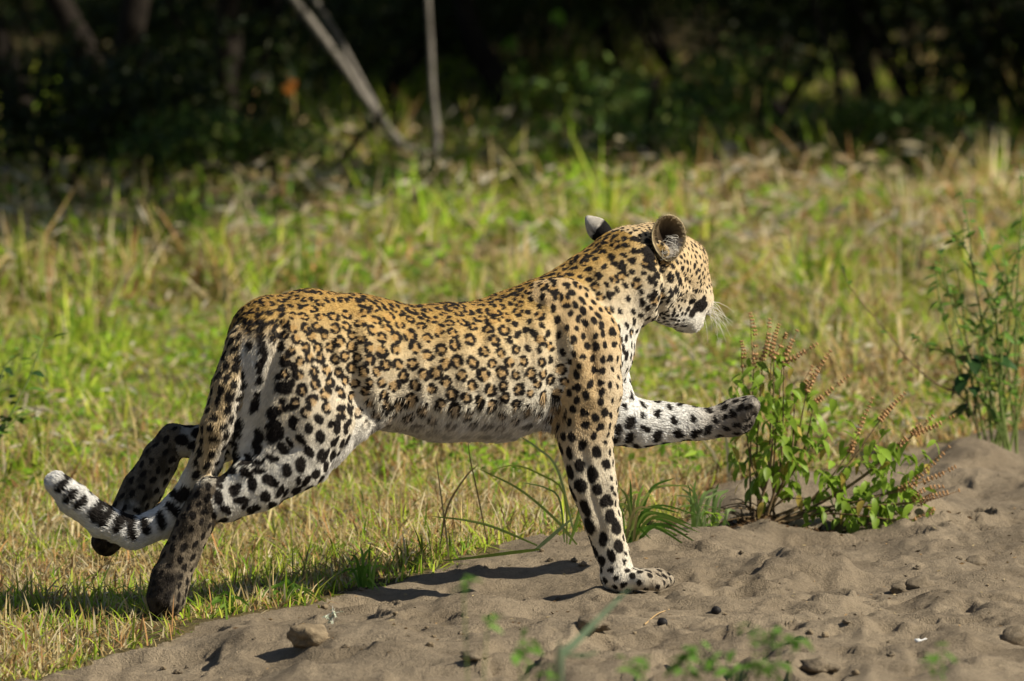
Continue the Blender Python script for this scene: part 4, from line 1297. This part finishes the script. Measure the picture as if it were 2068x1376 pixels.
# ---------------------------------- grass clumps with broad blades
def blade(pts, w, col, parent, tip=None, fold=.12, n=14):
    q = smooth(pts, n)
    T = np.gradient(q, axis=0); T /= np.linalg.norm(T, axis=1, keepdims=True)
    S = np.cross(T, np.array((.25, .95, .15)));  S /= np.linalg.norm(S, axis=1, keepdims=True)
    N_ = np.cross(S, T)
    t = np.linspace(0, 1, n)
    ww = (w * np.minimum(1, .55 + 2.2 * t) * (1 - t ** 3) ** .7 * .5 + .0003)[:, None]
    V = np.stack([q - S * ww + N_ * ww * fold, q, q + S * ww + N_ * ww * fold], 1).reshape(-1, 3)
    F = np.array([f for i in range(n - 1) for f in ((3 * i, 3 * i + 1, 3 * i + 4, 3 * i + 3), (3 * i + 1, 3 * i + 2, 3 * i + 5, 3 * i + 4))])
    c = np.array(col)[None] * np.ones((n, 1)) if tip is None else np.array(col) + (np.array(tip) - np.array(col)) * t[:, None]
    mesh_np('blade', V - np.array(parent.location), F, blade_leaf, True, parent, np.repeat(c, 3, 0))

def clump(label, bpx, Y, tips, w, cols, arch=.02, extra=0):
    b0 = ground_pt(bpx, Y)
    t = thing('grass_clump', label, 'grass clump', b0)
    bx, by = PIX(b0)
    tips = list(tips)
    for _ in range(extra):
        q = random.choice(tips); tips.append((q[0] + random.gauss(0, 22), q[1] + random.uniform(-4, 75)))
    for x, y in tips:
        Yt = Y + random.uniform(-.06, .06)
        a = b0 + np.array((random.uniform(-.018, .018), random.uniform(-.02, .02), -.006)); e = P(x, y, Yt)
        m = a + .55 * (e - a) + np.array((-(e[0] - a[0]) * .18, 0, arch + abs(e[0] - a[0]) * .18))
        c = random.choice(cols)
        blade([a, m, e], w * random.uniform(.7, 1.2), c, t, tuple(min(.8, 1.25 * v) for v in c))
    return t
G1 = [(.09, .20, .025), (.15, .30, .04), (.22, .36, .06)]
G2 = [(.22, .34, .10), (.30, .40, .16), (.18, .30, .07)]
clump('dark green broad bladed grass clump right of the planted foreleg', 1270, .62, [(1252, 985), (1273, 968), (1300, 979), (1363, 965), (1372, 1036), (1325, 1000), (1340, 1040), (1235, 1010), (1385, 1060)], .0068, G1 + [(.26, .33, .08), (.40, .34, .14)], extra=20)
clump('pale upright grass clump with a cut blade between the dark clump and the herb', 1412, .95, [(1362, 1000), (1375, 985), (1392, 975), (1405, 968), (1425, 990), (1440, 1000), (1455, 985)], .0055, G2, extra=16)
clump('small pale grass clump just left of the herb foot', 1448, 1.0, [(1440, 985), (1452, 975), (1466, 1000), (1472, 990)], .007, G2, extra=4)
clump('low fresh green clump at the sand edge behind the hind paw', 580, -.02, [(520, 1205), (548, 1190), (570, 1178), (600, 1186), (625, 1200), (540, 1215), (640, 1210)], .008, G1, extra=12)
clump('fresh green clump at the sand edge left of the pale sprig', 470, -.12, [(420, 1225), (440, 1205), (480, 1212), (505, 1225), (405, 1240)], .007, G1, extra=10)
clump('green clump on the sand edge halfway below the belly', 740, .18, [(705, 1120), (728, 1105), (748, 1098), (770, 1125), (700, 1160), (785, 1150)], .006, G1, extra=9)
# long arching blades left of the foreleg
ab = ground_pt(1085, .55)
arc = thing('long_grass_blades', 'long arching green and straw blades left of the planted foreleg', 'grass', ab)
for l, w, c, dy in (([(1165, 1100), (1120, 1048), (1048, 988), (964, 946)], .0065, (.34, .44, .11), 0), ([(1145, 1098), (1138, 994), (1090, 958), (1039, 940), (985, 952)], .0045, (.32, .40, .08), .1),
                    ([(1085, 1102), (1000, 1066), (940, 1051), (870, 1043)], .006, (.28, .38, .09), -.05), ([(1080, 1112), (1118, 1080), (1157, 1046)], .0085, (.36, .46, .20), -.12),
                    ([(1090, 1110), (1030, 1117), (960, 1126), (890, 1134)], .0075, (.26, .36, .06), -.12), ([(1160, 1080), (1126, 949), (1085, 905), (1048, 880)], .006, (.40, .50, .20), .12),
                    ([(1140, 1095), (1130, 1010), (1100, 985), (1055, 975)], .0045, (.24, .36, .11), .1), ([(907, 1130), (896, 1040), (880, 925)], .004, (.55, .43, .22), 0),
                    ([(889, 1100), (904, 1024), (940, 964), (966, 938)], .004, (.36, .25, .12), 0), ([(985, 1100), (965, 1000), (950, 930), (945, 890)], .003, (.34, .25, .12), .05),
                    ([(1150, 1100), (1168, 1040), (1172, 1000)], .007, (.22, .34, .06), .05)):
    blade([P(x, y, .42 + dy) for x, y in l], w, c, arc)
def weed_tuft(label, px, Y, hpx, nst, name='small_weed'):
    b0 = ground_pt(px, Y); t = thing(name, label, 'weed', b0)
    bx, by = PIX(b0)
    for _ in range(nst):
        q = stem_obj([b0 - (0, 0, .005), P(bx + random.uniform(-.4, .4) * hpx, by - .55 * hpx, Y), P(bx + random.uniform(-.8, .8) * hpx, by - random.uniform(.7, 1.05) * hpx, Y)], .0018, .0008, green_stem, t)
        for u in np.linspace(.3, 1, 5): put_leaf(HERB, q[int(u * (len(q) - 1))], .020, t)
    return t
weed_tuft('small leafy weed in the short grass behind the planted foreleg', 1215, .75, 90, 5)
weed_tuft('tiny green seedling on the sand right of the grass clump', 1440, .80, 40, 3)

# ---------------------------------- out of focus plants close to the camera
YF = -4.4
fgreen = leaf_mat('near_weed_leaf', .45, .5, .25, (.13, .27, .04))
NEAR = [leaf_mesh('leaf', fgreen, .5, .3), leaf_mesh('leaf', fgreen, .42, .5)]
fb = ground_pt(1135, YF)
fg = thing('near_grass_blade', 'blurred pale green bent blades close to the camera below the forepaw', 'grass blade', fb)
for l, w, c in (([(1134, 1322), (1154, 1306), (1209, 1250), (1276, 1183)], .015, (.36, .50, .30)), ([(1128, 1400), (1126, 1340), (1130, 1288)], .013, (.42, .42, .28)), ([(1134, 1322), (1180, 1324), (1210, 1316)], .006, (.25, .38, .2))):
    pts = [P(x, y, YF) for x, y in l]
    if l[0][1] < 1390: pts = [fb, P(1130, 1390, YF)] + pts if w > .007 else pts
    else: pts = [fb] + pts
    blade(pts, w, c, fg)
def near_weed(label, spots, Y=YF):
    x0 = sum(s[0] for s in spots) / len(spots)
    b0 = ground_pt(x0, Y); t = thing('near_weed', label, 'weed', b0)
    for x, y, m in spots:
        q = stem_obj([b0 - (0, 0, .005), P(.5 * (x + x0), 1450, Y), P(x, y, Y)], .0016, .001, green_stem, t)
        for _ in range(m + 3):
            put_leaf(NEAR, P(x + random.gauss(0, 10), y + random.gauss(0, 10), Y + random.gauss(0, .02)), .028, t)
near_weed('blurred green sprig at the bottom edge under the forepaw', [(1060, 1300, 6), (1045, 1325, 4), (1110, 1360, 4)])
near_weed('blurred green sprig with three heads at the bottom edge right of the pale blade', [(1392, 1320, 10), (1436, 1332, 7), (1385, 1345, 6), (1280, 1352, 5), (1290, 1338, 4)])
near_weed('blurred green sprig reaching up in the lower right of the sand', [(1575, 1275, 5), (1545, 1292, 4), (1605, 1295, 4), (1515, 1275, 3)])
near_weed('blurred low green leaves at the bottom edge right of centre', [(1500, 1350, 8), (1530, 1345, 6), (1560, 1350, 4)])
near_weed('single blurred bright leaf spray near the white fragment', [(1905, 1325, 5), (1885, 1338, 4)])
near_weed('faint blurred sprig left of the forepaw over the sand', [(935, 1175, 4), (985, 1245, 4)], -4.6)

# ---------------------------------- clods, pellets and bits on the sand
def rock_mesh(name, mat, seed, rough=.25, sub=3):
    bm = __import__('bmesh').new()
    __import__('bmesh').ops.create_icosphere(bm, subdivisions=sub, radius=1)
    V = np.array([v.co[:] for v in bm.verts]); F = np.array([[v.index for v in f.verts] for f in bm.faces]); bm.free()
    V = V * (1 + rough * noise3(V, 1.3, seed) + .5 * rough * noise3(V, 3.1, seed + 1) + .2 * rough * noise3(V, 7, seed + 2))[:, None]
    return mesh_np(name, V, F, mat, True, link=False)
k = Nodes('dirt_clod'); clod_m = k.fin(k.bsdf(k.ramp(k.noise(60, 5, .7), [(.3, (.15, .115, .075)), (.7, (.33, .26, .17))]), .95, .1, k.bump(k.noise(120, 4, .7), .6, .008)))
k = Nodes('dark_clod'); dclod_m = k.fin(k.bsdf(k.ramp(k.noise(60, 5, .7), [(.3, (.10, .08, .056)), (.7, (.24, .195, .14))]), .95, .1, k.bump(k.noise(120, 4, .7), .6, .008)))
k = Nodes('black_pellet'); pel_m = k.fin(k.bsdf((.012, .010, .010), .6, .3, k.bump(k.noise(200), .4, .004)))
CL = [rock_mesh('dirt_clod', clod_m, 300 + 7 * i, .55) for i in range(3)]
DC = [rock_mesh('dirt_clod', dclod_m, 340 + 7 * i, .65) for i in range(3)]
PL = [rock_mesh('pellet', pel_m, 380 + 7 * i, .15, 2) for i in range(2)]
def surf(px, py):
    """where a pixel meets the uneven ground"""
    z = 0.0
    for _ in range(12): q = PG(px, py, z); z = .5 * z + .5 * float(H(q[0], q[1]))
    return np.array((q[0], q[1], float(H(q[0], q[1]))))
def clod(name, me, px, py, w, sc, label, cat, group=None, sink=.25):
    p = surf(px, py); o = add_obj(name, me)
    s = w / 900 * .5
    o.scale = (s * sc[0], s * sc[1], s * sc[2]); o.rotation_euler = (0, 0, random.uniform(0, 6.28) if sc[0] == sc[1] else random.uniform(-.3, .3))
    o.location = Vector((p[0], p[1], p[2] + s * sc[2] * (1 - 2 * sink)))
    return tag(o, label, cat, group)
clod('dirt_clod', CL[0], 628, 1300, 80, (1, .8, .62), 'largest rounded tan dirt clod on the sand below the belly', 'dirt clod', None, .36)
for px, py, w, lab in ((1862, 1190, 70, 'dark crumbly clod on the right of the sand'), (1972, 1140, 46, 'dark clod high on the sand near the right border'), (1820, 1192, 44, 'dark clod left of the crumbly clod on the right'),
                       (1770, 1262, 70, 'dark clod casting a long shadow in the lower right sand'), (1690, 1272, 52, 'dark clod beside the long shadow in the lower right'), (2055, 1290, 60, 'dark clod at the lower right border'),
                       (1655, 1352, 60, 'dark clod at the bottom edge right of centre'), (1505, 1290, 50, 'dark clod behind the lower right sprig'), (960, 1330, 46, 'dark clod on the sand below the belly right of the tan clod'),
                       (1200, 1290, 60, 'dark clod behind the blurred pale blade'), (1660, 1150, 40, 'dark clod midway between the forepaw and the right border')):
    clod('dirt_clod', random.choice(DC), px, py, w, (1, .8, .55), lab, 'dirt clod', None, .42)
clod('pellet', PL[0], 1447, 1232, 20, (1, 1, .95), 'black round pellet right of the planted forepaw', 'pellet', None, .15)
clod('pellet', PL[1], 1338, 1266, 22, (1, 1, .95), 'black round pellet beside the straw twig below the forepaw', 'pellet', None, .15)
clod('pellet', PL[1], 1345, 1362, 28, (1.2, 1, .8), 'black pellet at the bottom edge below the forepaw', 'pellet', None, .2)
clod('pellet', PL[0], 1615, 1292, 24, (1, 1, .8), 'black pellet in the lower right sand near the sprig', 'pellet', None, .2)
n = 420
fx = RNG.uniform(-.8, 1.3, n * 4); fy = RNG.uniform(-1.1, 1.6, n * 4); m_ = sand_mask(fx, fy) > .03; fx, fy = fx[m_][:n], fy[m_][:n]
v, F, cc = leaves_np(np.stack([fx, fy, H(fx, fy) + .003], 1), .013, np.array([(.10, .06, .03), (.30, .2, .1), (.05, .035, .02), (.4, .32, .18)])[RNG.integers(0, 4, len(fx))], .85, ratio=.16)
tag(mesh_np('plant_debris', v, F, litter_m, False, None, cc), 'fine bits of straw and dead leaf strewn over the sand', kind='stuff')
k = Nodes('white_bit'); wh_m = k.fin(k.bsdf((.8, .8, .78), .6, .3))
clod('white_fragment', rock_mesh('white_fragment', wh_m, 420, .5, 2), 1860, 1310, 24, (1, .7, .5), 'small white fragment on the lower right sand', 'fragment', None, .2)
cnt = 0
while cnt < 46:
    px, py = random.uniform(300, 2068), random.uniform(1090, 1372)
    q = PG(px, py)
    if sand_mask(q[0], q[1]) < .08 or abs(px - 1300) < 110 and abs(py - 1185) < 45: continue
    dk = random.random() < .55
    clod('pebble_clod', random.choice(DC if dk else CL), px, py, random.uniform(6, 16), (1, 1, .8), 'small dark crumb of earth lying on the sand' if dk else 'small tan crumb of earth lying on the sand', 'crumb',
         'dark crumbs of earth scattered on the sand' if dk else 'tan crumbs of earth scattered on the sand')
    cnt += 1
# straw, twigs and the pale sprig
straw_m = Nodes('straw'); straw_m = straw_m.fin(straw_m.bsdf((.50, .33, .15), .7, .2))
def twig(label, px0, py0, px1, py1, r, name='straw_twig'):
    a, e = surf(px0, py0), surf(px1, py1)
    m = .5 * (a + e); m[2] = float(H(m[0], m[1])) + .008
    t = thing(name, label, 'twig', a)
    stem_obj([a + (0, 0, .003), m, e + (0, 0, .01)], r, r * .5, straw_m, t, 'stalk', 5)
twig('orange straw twig on the sand below the forepaw', 1302, 1272, 1352, 1240, .0016)
twig('pale straw lying on the sand under the tan clod', 690, 1308, 790, 1318, .0013)
twig('thin straw on the sand right of the forepaw mound', 1945, 1205, 1968, 1216, .0013)
twig('brown straw on the sand left of the dark clod', 990, 1235, 1000, 1262, .0015)
sp = surf(672, 1262)
spr = thing('dry_sprig', 'pale grey green dried sprig lying on the sand edge below the belly', 'sprig', sp)
sg = leaf_mat('pale_sprig', .2, .7, .2, (.50, .54, .42)); SG = [leaf_mesh('leaf', sg, .3, .5)]
for _ in range(5):
    q = stem_obj([sp + (0, 0, .002), sp + (random.uniform(-.02, .01), 0, .02), P(660 + random.uniform(-14, 24), 1222 + random.uniform(0, 26), sp[1])], .0014, .0007, hair_white, spr)
    for u in np.linspace(.2, 1, 7): put_leaf(SG, q[int(u * (len(q) - 1))], .014, spr)

# ---------------------------------- hanging dry leaves and stalks in front of the thicket
lf_or = leaf_mat('orange_leaf', .5, .6, .2, (.50, .18, .03)); lf_pa = leaf_mat('pale_leaf', .4, .6, .2, (.60, .52, .38)); lf_gr = leaf_mat('fresh_leaf', .5, .5, .3, (.22, .42, .05))
def dry_stalk(label, px, py, Y, size, mat, name='dry_stalk'):
    b0 = ground_pt(px + random.uniform(-60, 60), Y); t = thing(name, label, 'stalk', b0)
    p = P(px, py, Y)
    stem_obj([b0 - (0, 0, .01), .5 * (b0 + p) + (random.uniform(-.03, .03), 0, 0), p], .004, .002, straw_m if mat is not lf_gr else green_stem, t, 'stalk', 5)
    me = leaf_mesh('leaf', mat, .5, .3)
    for i in range(3 if size > .1 else 2): put_leaf([me], p + RNG.normal(0, .01, 3), size, t, pitch=random.uniform(.3, 1.3))
dry_stalk('stalk with a broad orange leaf left of the grey dead branches', 592, 140, 12.6, .09, lf_or)
dry_stalk('stalk with a pale withered leaf left of the orange leaf', 530, 140, 12.7, .07, lf_pa)
dry_stalk('stalk with a small pale leaf in the deep left shade', 110, 262, 12.4, .05, lf_pa)
dry_stalk('stalk with a pale drooping leaf at the upper right', 1585, 68, 14.5, .07, lf_pa)
dry_stalk('stalk with fresh bright green leaves at the top centre', 1130, 25, 15.0, .06, lf_gr)
dry_stalk('stalk with green leaves above the grass right of the top centre', 1040, 75, 15.0, .06, lf_gr)
# thin dark sapling upper right
sb = ground_pt(1700, 13.5)
sap = thing('dead_sapling', 'thin dark bent dead sapling at the upper right before the black shade', 'dead sapling', sb)
limb('stem', [sb - (0, 0, .02), P(1700, 200, 13.5), P(1690, 120, 13.5), P(1655, 60, 13.5), P(1636, -30, 13.5)], .015, .010, dark_bark, sap, sb, 8, .01)
limb('twig', [P(1697, 110, 13.5), P(1685, 60, 13.55), P(1682, 20, 13.6)], .007, .005, dark_bark, sap, sb, 6, .01)
